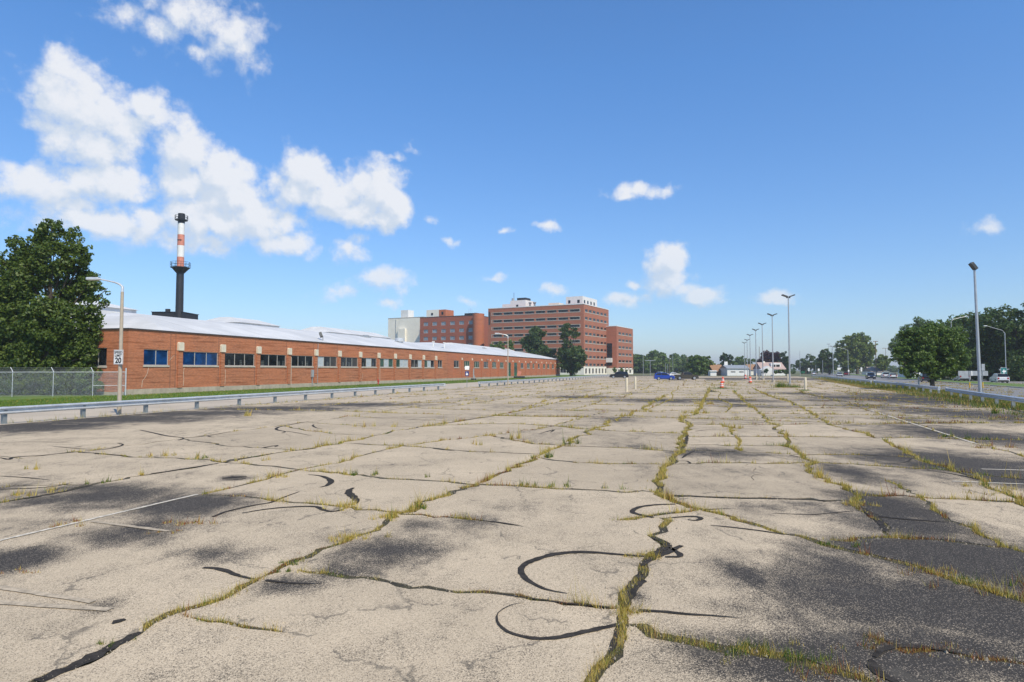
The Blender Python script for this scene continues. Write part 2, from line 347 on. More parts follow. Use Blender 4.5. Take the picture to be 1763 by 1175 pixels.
def asphalt_mat():
    m, t, b0 = new_mat('weathered_asphalt')
    p = t.new('ShaderNodeNewGeometry').outputs['Position']; s = t.sep(p)
    oi = t.new('ShaderNodeObjectInfo'); rnd = oi.outputs['Random']; own = t.new('ShaderNodeSeparateColor'); t.l.new(oi.outputs['Color'], own.inputs[0]); own = own.outputs[0]
    wob = t.noise(p, 0.7, 6, 0.66); wob2 = t.noise(t.v('MULTIPLY', p, (1.0, 0.55, 1.0)), 2.4, 4, 0.62)
    vo = t.new('ShaderNodeTexVoronoi', feature='F1'); t.put(vo.inputs['Vector'], p); vo.inputs['Scale'].default_value = 120.0
    ston = t.new('ShaderNodeSeparateColor'); t.l.new(vo.outputs['Color'], ston.inputs[0]); sv = ston.outputs[0]
    fine = t.noise(p, 30.0, 4, 0.7)
    light = t.mix(sv, (0.395, 0.316, 0.216), (0.60, 0.495, 0.352))
    light = t.mix(t.rng(sv, 0.0, 0.16, 0.75, 0.0), light, (0.12, 0.10, 0.085))
    light = t.mix(t.rng(fine, 0.3, 0.7, 0.30, 0.0), light, (0.29, 0.235, 0.165))
    drk = t.mix(t.rng(sv, 0.80, 1.0, 0.0, 0.6), (0.034, 0.031, 0.028), (0.38, 0.32, 0.255))
    tone = t.m('ADD', t.m('MULTIPLY_ADD', rnd, 0.16, 0.90), t.m('MULTIPLY_ADD', t.noise(p, 0.45, 6, 0.65), 0.70, -0.35))
    vc = t.new('ShaderNodeTexVoronoi', feature='DISTANCE_TO_EDGE'); vc.inputs['Scale'].default_value = 0.55
    t.put(vc.inputs['Vector'], t.v('ADD', p, t.v('MULTIPLY', t.xyz(wob, wob2, 0.0), (1.1, 1.1, 0.0))))
    hair = t.m('MULTIPLY', t.rng(vc.outputs['Distance'], 0.002, 0.013, 1.0, 0.0), t.rng(wob2, 0.44, 0.56))
    bp = t.new('ShaderNodeBump'); bp.inputs['Strength'].default_value = 0.5; bp.inputs['Distance'].default_value = 0.005
    t.put(bp.inputs['Height'], t.m('ADD', vo.outputs['Distance'], t.m('MULTIPLY', fine, 0.8)))
    big = t.noise(p, 0.085, 4, 0.6); midn = t.noise(t.v('MULTIPLY', p, (1.0, 0.7, 1.0)), 0.28, 5, 0.62)
    far = t.rng(s[1], 30.0, 60.0)
    gen = t.m('MULTIPLY', t.m('ADD', t.rng(midn, 0.48, 0.70, 0.0, 0.75), t.rng(big, 0.5, 0.7, 0.0, 0.3)), t.m('MULTIPLY_ADD', far, 0.60, 0.30))
    def surface(stains, b):
        acc = t.m('MAXIMUM', gen, own)
        for (x, y, rx, ry, k) in stains:
            e = t.v('MULTIPLY', t.v('SUBTRACT', p, (x, y, 0)), (1/rx/1.3, 1/ry/1.3, 0))
            acc = t.m('MAXIMUM', acc, t.m('MULTIPLY_ADD', t.v('LENGTH', e), -0.80*k, k*1.5))
        dark = t.m('ADD', acc, t.m('ADD', t.m('MULTIPLY_ADD', wob, 1.3, -0.65), t.m('MULTIPLY_ADD', wob2, 1.0, -0.5)))
        thr = t.m('ADD', dark, t.m('MULTIPLY_ADD', sv, -0.55, 0.25))
        c = t.mix(t.rng(thr, 0.18, 0.95, 0.0, 0.98), light, drk)
        c = t.mix(1.0, c, t.xyz(tone, tone, tone), 'MULTIPLY')
        c = t.mix(t.m('MULTIPLY', hair, 0.6), c, (0.09, 0.08, 0.065))
        t.put(b.inputs['Base Color'], c); b.inputs['Roughness'].default_value = 0.9; b.inputs['Specular IOR Level'].default_value = 0.25
        t.l.new(bp.outputs[0], b.inputs['Normal']); return b.outputs[0]
    def pick(f): return [q for q in STAINS if f(q)]
    nl = surface(pick(lambda q: q[1]-q[3]*1.8 < 16 and q[0]-q[2]*1.8 < 1.8), b0)
    nr = surface(pick(lambda q: q[1]-q[3]*1.8 < 16 and q[0]+q[2]*1.8 > 1.8), t.new('ShaderNodeBsdfPrincipled'))
    fl = surface(pick(lambda q: q[1]+q[3]*1.8 > 16), t.new('ShaderNodeBsdfPrincipled'))
    def mixs(f, a, c):
        n = t.new('ShaderNodeMixShader'); t.put(n.inputs[0], f); t.l.new(a, n.inputs[1]); t.l.new(c, n.inputs[2]); return n.outputs[0]
    t.l.new(mixs(t.m('GREATER_THAN', s[1], 16.0), mixs(t.m('GREATER_THAN', s[0], 1.8), nl, nr), fl), m.node_tree.nodes['Material Output'].inputs[0])
    return m
def road_mat(name, base, streak):
    m, t, b = new_mat(name)
    p = t.new('ShaderNodeNewGeometry').outputs['Position']
    n = t.noise(p, 0.3, 5, 0.6); f = t.noise(p, 14.0, 4, 0.6)
    c = t.mix(t.rng(n, 0.35, 0.65), base, streak); c = t.mix(t.rng(f, 0.4, 0.7, 0.0, 0.3), c, [q*0.6 for q in base])
    t.put(b.inputs['Base Color'], c); b.inputs['Roughness'].default_value = 0.9
    return m
def soil_mat():
    m, t, b = new_mat('crack_soil')
    p = t.new('ShaderNodeNewGeometry').outputs['Position']
    c = t.mix(t.rng(t.noise(p, 2.0, 5, 0.7), 0.35, 0.65), (0.022, 0.019, 0.014), (0.055, 0.048, 0.02))
    c = t.mix(t.rng(t.noise(p, 40.0, 3, 0.7), 0.45, 0.7), c, (0.09, 0.075, 0.035))
    t.put(b.inputs['Base Color'], c); b.inputs['Roughness'].default_value = 1.0
    return m
M_GROUND, M_LAWN, M_ASPH, M_SOIL = ground_mat(), lawn_mat(), asphalt_mat(), soil_mat()
M_DRIVE = road_mat('pale_drive', (0.50, 0.425, 0.325), (0.42, 0.355, 0.27)); M_ROAD = road_mat('road_asphalt', (0.235, 0.225, 0.215), (0.19, 0.185, 0.18))
M_TAR = mat('tar_sealant', (0.040, 0.035, 0.030), 0.9, var=0.5, scale=9, bump=0.3, spec=0.15); M_PAINT = mat('worn_white_paint', (0.52, 0.47, 0.38), 0.85, var=0.45, scale=11)
M_PAINTF = mat('faded_paint', (0.40, 0.33, 0.235), 0.85, var=0.4, scale=9)
M_KERB = mat('kerb_concrete', (0.42, 0.39, 0.34), 0.85, var=0.2, scale=2, bump=0.3); M_BLADE = blade_mat('grass_blades')

# ------------------------------------------------------------------ ground, lawn, drive, roads
def sheet(name, poly, z, material, kind=True):
    o = MB().quad(*[(q[0], q[1], z) for q in poly]).build(name, material)
    return structure(o) if kind else o
gb = MB(); nn = 24
for i in range(nn):
    for j in range(nn):
        x0, x1 = -3000+i*6000/nn, -3000+(i+1)*6000/nn; y0, y1 = -1500+j*6500/nn, -1500+(j+1)*6500/nn
        gb.quad((x0, y0, -0.10), (x1, y0, -0.10), (x1, y1, -0.10), (x0, y1, -0.10))
structure(gb.build('ground', M_GROUND))
LOT = [W(-25, 28.6), W(60, 28.6), W(243, 27.2), G(1372, 648.2), G(1400, 651.6), G(1440, 659.5), G(1480, 667.5), G(1540, 674.5), G(1640, 677), G(1700, 689.5), G(1763, 703), G(1900, 745), Vector((20, -9, 0)), Vector((-9, -22, 0))]
lot = structure(MB().quad(*[(q.x, q.y, -0.011) for q in LOT]).build('parking_lot', M_SOIL))
sheet('drive', [W(-30, 28.75), W(60, 28.75), W(280, 27.4), W(280, 40.4), W(-30, 40.4)], -0.012, M_DRIVE)
lawn_o = MB()
for i in range(80):
    a, e = -30+i*4.0, -30+(i+1)*4.0
    lawn_o.quad(W(a, 40.3, 0.03), W(e, 40.3, 0.03), W(e, 51.5, 0.03), W(a, 51.5, 0.03))
lawn_o.quad(W(-30, 40.3, -0.1), W(290, 40.3, -0.1), W(290, 40.3, 0.03), W(-30, 40.3, 0.03))
lawn_o.quad(W(-40, 51.5, 0.025), W(48.5, 51.5, 0.025), W(48.5, 130, 0.025), W(-40, 130, 0.025))
lawn_o.quad(W(246.4, 51.5, 0.025), W(300, 51.5, 0.025), W(300, 95, 0.025), W(246.4, 95, 0.025))
structure(lawn_o.build('lawn', M_LAWN))
near_road = sheet('road', [RD(-90, 4.5), RD(420, 4.5), RD(420, 15.8), RD(-90, 15.8)], -0.02, M_ROAD)
far_road = sheet('road', [RD(-90, 22.5), RD(420, 22.5), RD(420, 33.0), RD(-90, 33.0)], -0.02, M_ROAD)
med = MB()
for q0, q1 in ((15.8, 16.05), (22.25, 22.5)): med.box(-90, 420, -q1, -q0, -0.08, 0.12)
structure(med.build('kerb', M_KERB, None, (R0.x, R0.y, 0), math.atan2(V.y, V.x)))
sheet('median_grass', [RD(-90, 16.05), RD(420, 16.05), RD(420, 22.25), RD(-90, 22.25)], 0.10, M_LAWN)
for road, qs in ((near_road, (4.9, 10.1, 15.4)), (far_road, (22.9, 27.7, 32.6))):
    for q in qs:
        if q in (10.1, 27.7):
            me = MB().box(-1.5, 1.5, -0.07, 0.07, -0.003, 0.003).mesh('lane_dash'); me.materials.append(M_PAINT)
            for k in range(26): link('lane_dash', me, road, RD(10+k*12, q, -0.013), math.atan2(V.y, V.x))
        else: MB().box(-90, 420, -0.06, 0.06, -0.003, 0.003).build('edge_line', M_PAINT, road, RD(0, q, -0.013), math.atan2(V.y, V.x))
# cross street beyond the lot
sheet('street', [(-90, 262), (260, 285), (260, 294), (-90, 271)], -0.02, M_ROAD)

# ------------------------------------------------------------------ crack network of the lot, traced on the ground
# (points in the photograph, width m, grass 0..1, red 0..1)
def cz(zx, zy, ox, oy, s): return (ox+zx/s, oy+zy/s)
CR = [
 ([(20,1200),(58,1175),(136,1142),(198,1109),(248,1086)], .11, .08, .1),
 ([(248,1086),(305,1053),(380,1030),(450,993)], .10, .95, .1), ([(450,993),(512,964),(560,945),(598,930),(642,913),(668,897),(680,884)], .08, .8, .55),
 ([(680,884),(717,878),(725,865),(766,853),(824,832)], .09, .95, .05), ([(824,832),(862,815),(902,797),(927,785)], .08, .8, .2), ([(927,785),(975,762),(1018,741),(1050,728),(1088,711),(1112,700),(1130,690),(1150,680)], .09, .85, .05),
 ([(-120,885),(0,865),(91,850),(165,834),(248,818),(314,808),(380,797)], .07, .35, .1), ([(380,797),(433,786),(516,775),(580,764),(643,750),(725,735),(791,725),(857,715),(911,704),(944,696),(1000,685),(1056,676)], .08, .7, .05),
 ([(351,851),(384,843),(454,826),(495,814),(520,809),(560,800),(601,791),(642,779),(692,768),(780,757),(870,746),(944,735),(1000,720),(1040,710)], .05, .6, .3),
 ([(-120,790),(0,786),(40,788),(74,784),(136,777),(214,768),(309,756),(396,744),(480,733),(524,727),(600,717),(700,702),(800,690),(880,680)], .06, .3, .05),
 ([(512,981),(560,986),(642,997),(704,1010),(766,1016),(865,1023),(973,1038),(1066,1047)], .045, .7, .6),
 ([(345,851),(433,857),(487,863),(578,871),(622,876),(684,883),(766,890),(849,898),(892,905)], .035, .55, .55),
 ([(520,810),(600,816),(663,823),(746,828),(828,834),(931,839),(1014,843),(1128,848)], .05, .5, .25), ([(1140,851),(1162,853),(1265,857),(1368,859),(1468,864)], .05, .18, .4), ([(1470,852),(1550,854),(1633,859),(1763,864),(1850,868)], .05, .6, .3),
 ([(136,778),(231,787),(297,789),(359,792),(396,797),(462,803),(520,809)], .045, .35, .1),
 ([(927,788),(973,795),(1055,798),(1155,800)], .045, .45, .3), ([(1155,800),(1183,798),(1265,797),(1400,798)], .05, .5, .1), ([(1400,796),(1472,799),(1554,806),(1633,810),(1763,826),(1850,835)], .045, .5, .15),
 ([(590,763),(684,767),(746,772),(808,777),(930,782)], .05, .45, .1), ([(845,750),(919,764),(1014,769),(1088,772),(1172,779)], .06, .6, .1),
 ([(1176,766),(1277,767),(1348,768),(1364,772)], .05, .5, .1), ([(1174,775),(1286,779),(1385,783),(1472,783),(1575,788)], .05, .35, .1),
 ([(725,735),(791,731),(845,729),(948,733),(1043,741),(1176,747)], .07, .7, .05), ([(1178,752),(1265,752),(1348,752),(1554,754),(1763,758),(1850,760)], .06, .5, .1),
 ([(1183,731),(1331,731),(1513,730),(1650,729),(1763,728),(1850,728)], .07, .6, .2), ([(857,715),(960,718),(1080,716),(1180,720),(1319,720),(1480,720),(1700,722),(1800,722)], .07, .6, .1),
 ([(1010,1200),(1018,1175),(1030,1150),(1047,1127),(1060,1100),(1072,1074),(1072,1049)], .085, .85, 0), ([(1072,1049),(1080,1030),(1092,1012),(1101,990),(1112,971),(1120,957),(1141,946)], .085, .8, 0),
 ([(1141,946),(1150,938),(1138,930),(1127,923),(1136,914),(1143,906),(1141,897),(1135,891)], .09, 1, 0), ([(1062,895),(1100,891),(1135,888),(1158,884),(1203,878)], .05, .8, .1),
 ([(1154,862),(1140,852),(1125,846),(1130,833),(1135,822),(1145,810),(1155,799),(1162,789),(1172,773),(1176,752),(1183,736),(1185,729),(1172,723),(1180,717),(1199,711),(1209,694),(1216,680),(1222,668)], .11, .9, 0),
 ([(1125,846),(1145,855),(1170,867),(1203,877),(1244,886),(1286,900),(1331,913),(1389,925),(1422,938),(1471,950),(1521,958),(1579,975),(1616,987),(1678,1008),(1719,1020),(1763,1033),(1840,1055)], .09, .9, .15),
 ([(1072,1074),(1100,1079),(1125,1092),(1182,1103),(1236,1112),(1265,1115),(1315,1125),(1364,1133),(1414,1146),(1471,1165),(1510,1185)], .10, .85, .3),
 ([(1405,796),(1396,803),(1396,811),(1422,826),(1451,838),(1467,853),(1476,874)], .08, .95, 0), ([(1476,874),(1492,880),(1513,896),(1529,917),(1536,926)], .07, .4, .5),
 ([(1405,797),(1389,789),(1364,772),(1352,752),(1335,733),(1319,719),(1302,706),(1290,697),(1275,685),(1262,674)], .09, .8, .05),
 ([(1525,828),(1554,841),(1583,855),(1604,872),(1637,896),(1678,911),(1727,938),(1763,950),(1840,985)], .06, .75, .25),
 ([(1302,672),(1330,684),(1364,694),(1397,711),(1430,731),(1500,750),(1533,764),(1554,775),(1583,791),(1628,806),(1678,822),(1707,841),(1744,855),(1763,867),(1850,905)], .08, .8, .1),
 ([(1436,930),(1492,926),(1537,925),(1616,929),(1678,938),(1735,942)], .045, .6, .5),
 ([(1364,673),(1420,686),(1480,702),(1533,719),(1583,731),(1632,750),(1674,760),(1763,785),(1850,812)], .05, .5, .3),
 ([(1500,1118),(1516,1100),(1560,1116),(1620,1121),(1680,1130),(1763,1142),(1840,1155)], .04, .45, .9),
 ([(318,1060),(360,1067),(420,1078),(490,1088)], .03, .4, .8), ([(1240,731),(1260,740),(1268,752),(1272,768)], .05, .8, 0), ([(1278,797),(1300,812),(1290,830)], .012, 0, 0),
 ([(800,690),(900,693),(1010,692),(1130,690),(1211,692),(1290,697),(1420,698),(1560,697),(1700,699)], .07, .5, .1), ([(700,702),(820,706),(905,706),(1000,706),(1090,707),(1200,708),(1305,709),(1480,708),(1700,709)], .07, .5, .1),
 ([(480,733),(560,745),(640,750)], .04, .4, .1), ([(309,756),(400,768),(516,775)], .04, .25, .1), ([(524,727),(620,733),(725,735)], .04, .3, .1), ([(0,840),(60,835),(165,834)], .03, .1, .2), ([(600,717),(700,722),(791,725)], .05, .4, .1),
]
LINES = []      # world polylines: (points, width, grass, red)
for pts, w, g, r in CR:
    q = [G(x, y) for x, y in pts]
    step = max(0.16, 0.018*q[len(q)//2].y)
    sm = smooth_line(q, step); out = []
    for i, p in enumerate(sm):
        k = 0.0 if i in (0, len(sm)-1) else 0.16*step+0.012
        out.append(p+Vector((random.gauss(0, k), random.gauss(0, k))))
    dd = (out[-1]-out[0]).normalized(); cross = abs(dd.x)*min(1.0, q[len(q)//2].y/14)
    LINES.append((out, w*(1+2.4*cross), g, r))
# further out the joints keep their rhythm but can no longer be told apart one by one
for k in range(21):
    p0 = -28+k*5.2+random.uniform(-.8, .8)          # metres left of the line of sight axis, measured across
    pts = [W(s, 28-k*4.3+random.gauss(0, .35)) for s in range(38 if k < 8 else 46, 205, 8)]
    LINES.append(([Vector((p.x, p.y)) for p in smooth_line(pts, 1.6)], .08, .62, .15))
for k in range(34):
    s = 33+k*4.9+random.uniform(-.8, .8)
    pts = [W(s+random.gauss(0, .5), 28.4-j*7) for j in range(0, 14)][(k*3) % 5:14-(k*2) % 4]
    LINES.append(([Vector((p.x, p.y)) for p in smooth_line(pts, 2.0)], .20, .7, .15))
# resealed panels that are darker as a whole: (point on the panel, how dark)
SLAB_TONE = [(1640,955,.95),(1560,905,.75),(1500,868,.55),(1700,900,.1),(1330,885,.35),(1250,820,.25),(1240,783,.4),(1700,790,.55),(1740,800,.6),(1690,745,.45),(1740,740,.5),(1400,1160,.75),(1620,1170,.85),(1650,1140,.6),(1480,830,.2),(1600,715,.4),(1700,715,.6),(1560,1000,.15),(1150,1150,.25)]
def build_lot():
    verts, edges, quads = [], [], []
    lp = [Vector((q.x, q.y)) for q in LOT]; n0 = len(lp); verts += lp; edges += [(i, (i+1) % n0) for i in range(n0)]
    for pts, w, g, r in LINES:
        n = len(pts)
        if n < 2: continue
        L, Rr = [], []
        for i, p in enumerate(pts):
            d = (pts[min(i+1, n-1)]-pts[max(i-1, 0)]); d = d.normalized() if d.length > 1e-6 else Vector((1, 0)); nv = Vector((-d.y, d.x))
            k = w*random.uniform(.32, .62)*(0.25 if i in (0, n-1) else 1)
            L.append(p+nv*k); Rr.append(p-nv*k*random.uniform(.7, 1.2))
        b = len(verts); ring = L+Rr[::-1]; verts += ring; m = len(ring)
        edges += [(b+i, b+(i+1) % m) for i in range(m)]
        quads += [(L[i], L[i+1], Rr[i+1], Rr[i]) for i in range(n-1)]
    vo, eo, fo, *_ = geometry.delaunay_2d_cdt(verts, edges, [], 0, 1e-5)
    vo = np.array([(v[0], v[1]) for v in vo]); fo = np.array([f for f in fo if len(f) == 3]); cen = vo[fo].mean(axis=1)
    # inside the lot
    poly = np.array([(p.x, p.y) for p in lp]); inside = np.zeros(len(cen), bool)
    for i in range(n0):
        (x0, y0), (x1, y1) = poly[i], poly[(i+1) % n0]
        c = ((y0 > cen[:, 1]) != (y1 > cen[:, 1])) & (cen[:, 0] < (x1-x0)*(cen[:, 1]-y0)/((y1-y0) if y1 != y0 else 1e-9)+x0)
        inside ^= c
    crack = np.zeros(len(cen), bool); Q = np.array([[(p.x, p.y) for p in q] for q in quads])
    mn, mx = Q.min(axis=1), Q.max(axis=1); order = np.argsort(cen[:, 1]); cy = cen[order, 1]
    for k in range(len(Q)):
        a, e = np.searchsorted(cy, mn[k, 1]), np.searchsorted(cy, mx[k, 1]); idx = order[a:e]
        idx = idx[(cen[idx, 0] >= mn[k, 0]) & (cen[idx, 0] <= mx[k, 0])]
        if not len(idx): continue
        q = Q[k]; c = cen[idx]
        for tri in ((0, 1, 2), (0, 2, 3)):
            A, B, C_ = q[list(tri)]
            s = [np.sign((e1[0]-s1[0])*(c[:, 1]-s1[1])-(e1[1]-s1[1])*(c[:, 0]-s1[0])) for s1, e1 in ((A, B), (B, C_), (C_, A))]
            ok = ((s[0] >= 0) & (s[1] >= 0) & (s[2] >= 0)) | ((s[0] <= 0) & (s[1] <= 0) & (s[2] <= 0)); crack[idx[ok]] = True
    keep = np.where(inside & ~crack)[0]; par = {int(i): int(i) for i in keep}
    def find(a):
        while par[a] != a: par[a] = par[par[a]]; a = par[a]
        return a
    em = {}
    for i in keep:
        f = fo[i]
        for a, b in ((f[0], f[1]), (f[1], f[2]), (f[2], f[0])):
            e = (min(a, b), max(a, b))
            if e in em: par[find(int(i))] = find(em[e])
            else: em[e] = int(i)
    comp = {}
    for i in keep: comp.setdefault(find(int(i)), []).append(int(i))
    slabs = []
    for ids in comp.values():
        tri = fo[ids]; A = vo[tri]; area = 0.5*np.abs((A[:, 1, 0]-A[:, 0, 0])*(A[:, 2, 1]-A[:, 0, 1])-(A[:, 1, 1]-A[:, 0, 1])*(A[:, 2, 0]-A[:, 0, 0])).sum()
        slabs.append((area/(max(6.0, A[:, :, 1].mean())**2.2), area, tri))
    slabs.sort(key=lambda s: -s[0])
    def slab_geo(mb, tri, dz):
        used = {}; 
        def vid(a, z):
            key = (int(a), z)
            if key not in used: used[key] = len(mb.v); mb.v.append((vo[a][0], vo[a][1], z))
            return used[key]
        cnt = {}
        for t in tri:
            A, B, C_ = vo[t]; 
            t = t if (B[0]-A[0])*(C_[1]-A[1])-(B[1]-A[1])*(C_[0]-A[0]) > 0 else t[::-1]
            mb.f.append(tuple(vid(a, dz) for a in t))
            for a, b in ((t[0], t[1]), (t[1], t[2]), (t[2], t[0])):
                e = (min(a, b), max(a, b)); cnt.setdefault(e, []).append((a, b))
        for e, l in cnt.items():
            if len(l) == 1:
                a, b = l[0]; mb.f.append((vid(a, dz), vid(a, -0.045), vid(b, -0.045), vid(b, dz)))
    rest = MB()
    for k, (sc, area, tri) in enumerate(slabs):
        dz = -0.001-0.004*random.random()
        if k < 290 and area > 0.02:
            mb = MB(); slab_geo(mb, tri, dz); o = mb.build('asphalt_slab', M_ASPH, lot)
            T = vo[tri]; tone = random.choice((0, 0, .1, .2, .35)) if T[:, :, 1].mean() > 22 else 0.0
            for (sx, sy, kk) in SLAB_TONE:
                c = G(sx, sy); d = [np.sign((T[:, j, 0]-T[:, i, 0])*(c.y-T[:, i, 1])-(T[:, j, 1]-T[:, i, 1])*(c.x-T[:, i, 0])) for i, j in ((0, 1), (1, 2), (2, 0))]
                if np.any(np.abs(d[0]+d[1]+d[2]) > 2.5): tone = kk
            o.color = (tone, 0, 0, 1)
        else: slab_geo(rest, tri, dz)
    if rest.v:
        o = rest.build('small_asphalt_slabs', M_ASPH, lot); o['kind'] = 'stuff'
    print('slabs', len(slabs), 'tris', len(keep))
build_lot()

# tar seals and painted lines lie on the slabs
def ribbon(name, pts, widths, material, z, parent, step=0.08, rag=0.22):
    p = smooth_line(pts, step); n = len(p); mb = MB()
    for i, q in enumerate(p):
        d = (p[min(i+1, n-1)]-p[max(i-1, 0)]).normalized(); nv = Vector((-d.y, d.x)); t = i/(n-1)*(len(widths)-1)
        a = int(min(t, len(widths)-2)); w = widths[a]+(widths[a+1]-widths[a])*(t-a)
        l, r = q+nv*w/2*random.uniform(1-rag, 1+rag), q-nv*w/2*random.uniform(1-rag, 1+rag)
        mb.v += [(l.x, l.y, z), (r.x, r.y, z)]
        if i: k = 2*i; mb.f.append((k-2, k-1, k+1, k))
    return mb.build(name, material, parent)
def zA(l): return [G(*cz(x, y, 0, 690, 2.4233)) for x, y in l]
def zB(l): return [G(*cz(x, y, 560, 690, 2.4233)) for x, y in l]
def zC(l): return [G(*cz(x, y, 1100, 690, 2.4223)) for x, y in l]
TAR = [
 (zB([(1330,650),(1200,640),(1100,633),(1000,635),(920,650),(850,675),(815,705),(830,735),(870,765),(930,790),(1010,805)]), [.04,.07,.10,.11,.10,.08,.07,.06,.01]),
 (zB([(1225,935),(1080,965),(960,990),(870,992),(790,975),(740,950),(717,920),(716,900)]), [.06,.07,.07,.06,.04,.02]), (zB([(716,900),(722,885),(745,868),(780,852),(830,842)]), [.012,.012,.006]),
 (zB([(1460,432),(1380,435),(1310,445),(1280,462),(1300,473),(1370,488)]), [.06,.08,.09,.09,.08]), (zC([(100,492),(180,485),(238,484),(258,492),(240,500),(205,497)]), [.02,.05,.08,.08,.03]),
 (zC([(55,572),(95,585),(120,605),(95,622),(60,640)]), [.05,.13,.13,.05]), (zC([(178,605),(120,632),(60,655),(10,690)]), [.06,.11,.11,.05]), (zC([(130,612),(175,648),(110,652)]), [.05,.09,.05]),
 (zC([(0,876),(90,880),(180,889),(330,899),(440,908)]), [.06,.065,.05,.025,.006]), (zC([(300,520),(400,530),(520,545),(610,560)]), [.02,.05,.05,.02]), (zC([(270,455),(340,452),(400,450)]), [.06,.03,.01]),
 (zA([(848,697),(900,700),(950,713),(1000,732),(1060,745)]), [.06,.08,.06,.03]), (zA([(1110,750),(1180,758),(1260,764),(1345,762)]), [.05,.05,.03,.01]),
 (zA([(888,486),(950,462),(1060,437),(1130,425),(1180,405),(1250,380)]), [.06,.07,.06,.05,.02]), (zA([(1010,470),(1100,455),(1200,445),(1310,442),(1345,455),(1385,463),(1430,455)]), [.03,.06,.07,.09,.08,.05]),
 (zA([(1285,309),(1335,314),(1372,327),(1380,342),(1362,356),(1335,362)]), [.03,.09,.13,.13,.03]), (zB([(118,364),(100,374),(98,386),(118,402),(132,418),(126,430)]), [.05,.14,.16,.13,.06]),
 (zA([(930,325),(970,320),(1030,318)]), [.08,.2,.08]), (zA([(945,332),(990,330),(1025,325)]), [.05,.08,.04]), (zA([(470,932),(490,922),(522,912)]), [.02,.10,.05]),
 (zC([(968,1080),(985,1120),(1020,1150),(1080,1178)]), [.03,.10,.09,.05]), (zC([(985,1070),(1010,1045),(1080,1025),(1200,1030),(1330,1052)]), [.04,.07,.06,.03]), (zC([(975,480),(1030,486),(1100,494),(1200,501),(1295,507)]), [.10,.08,.05,.02]),
 (zA([(0,238),(40,246),(60,236),(180,228),(330,213),(440,203),(495,192),(512,183),(490,177)]), [.05,.10,.07,.06,.08,.05]), (zA([(340,216),(430,222),(555,234)]), [.08,.06,.02]), (zA([(585,123),(640,135),(700,148),(765,156),(745,166)]), [.07,.1,.1,.05]), (zA([(765,156),(860,148),(960,130)]), [.07,.07,.04]),
 (zA([(865,147),(880,152),(895,153)]), [.06,.09,.03]), (zA([(1270,90),(1200,103),(1160,112),(1155,122),(1190,130),(1175,136)]), [.08,.09,.12,.12,.05]), (zA([(1310,100),(1305,105),(1320,114),(1345,118)]), [.05,.1,.08,.04]), (zA([(0,370),(130,366),(230,357),(300,343)]), [.06,.07,.05,.02]), (zA([(0,315),(100,321),(215,332)]), [.03,.05,.01]),
 (zA([(1090,198),(1135,190),(1160,187),(1148,193)]), [.05,.12,.05]), (zA([(1195,128),(1240,135),(1300,147)]), [.06,.05,.02]), (zA([(0,175),(150,172),(300,176)]), [.04,.04,.02]), (zA([(215,190),(320,200),(400,205)]), [.02,.05,.02]),
 (zB([(895,138),(930,128),(955,122),(940,133)]), [.03,.1,.05]), (zB([(450,200),(490,205),(540,210)]), [.06,.1,.04]), (zB([(640,500),(720,508),(800,520),(830,527)]), [.02,.05,.04,.005]), (zC([(235,128),(300,122),(420,124)]), [.08,.05,.02]),(zC([(1030,262),(1110,258),(1140,240)]), [.02,.06,.03]),
 (zC([(630,228),(690,240),(710,250)]), [.06,.06,.02]), (zC([(180,240),(200,225),(230,212)]), [.05,.1,.05]), (zC([(160,250),(200,252),(215,262)]), [.02,.06,.05]), (zC([(1200,290),(1330,310),(1420,330)]), [.03,.07,.03]),
]
for pts, w in TAR: ribbon('tar_seal', pts, w, M_TAR, 0.004, lot, 0.06 if pts[0].y < 14 else 0.15)
for pts, w in [([(1046,1130),(1058,1104),(1068,1078)], [.03,.06,.03]), ([(1076,1046),(1086,1024),(1098,1000),(1108,980)], [.06,.14,.15,.05]), ([(1136,950),(1148,944),(1152,938)], [.05,.12,.05]), ([(64,1173),(136,1143),(198,1110),(244,1089)], [.12,.12,.11,.08]), ([(1172,778),(1180,762),(1184,748)], [.06,.16,.06]), ([(1478,872),(1494,880),(1512,896),(1526,916)], [.06,.14,.10,.06]), ([(384,797),(430,788),(470,781)], [.06,.12,.05]), ([(1186,736),(1188,730),(1180,724)], [.05,.14,.05]),
               ([(260,816),(310,808.5),(376,798)], [.05,.10,.06]), ([(500,776),(520,775),(545,772)], [.04,.11,.04]), ([(720,735),(790,725.5),(850,716.5)], [.05,.12,.06]), ([(1160,853),(1265,857.5),(1368,860),(1440,863)], [.05,.07,.07,.04]), ([(1330,884),(1400,886),(1470,880)], [.02,.03,.02]), ([(20,862),(91,850.5),(160,836)], [.04,.07,.04]), ([(860,1023),(973,1038.5),(1050,1046)], [.02,.035,.03])]:
    ribbon('tar_seal', [G(*q) for q in pts], w, M_TAR, 0.0035, lot, 0.07, .45)
def stripe(a, b, w, m=M_PAINT):
    a, b = G(*a), G(*b); d = (b-a)
    ribbon('painted_line', [a, a+d/3, a+d*2/3, b], [w, w, w, w*.9], m, 0.005, lot, 0.12, 0.18)
stripe((-60, 945), (340, 851.5), .08); stripe((158, 898), (290, 915), .09, M_PAINTF); stripe((-10, 1037), (190, 1050), .10, M_PAINTF); stripe((-10, 1010), (160, 1037), .09, M_PAINTF)
stripe((1500, 707), (1680, 764), .10); stripe((1690, 808), (1800, 811), .09); stripe((1640, 829), (1763, 834), .09); stripe((90, 731), (135, 731), .1, M_PAINTF); stripe((360, 722), (420, 722), .1, M_PAINTF)

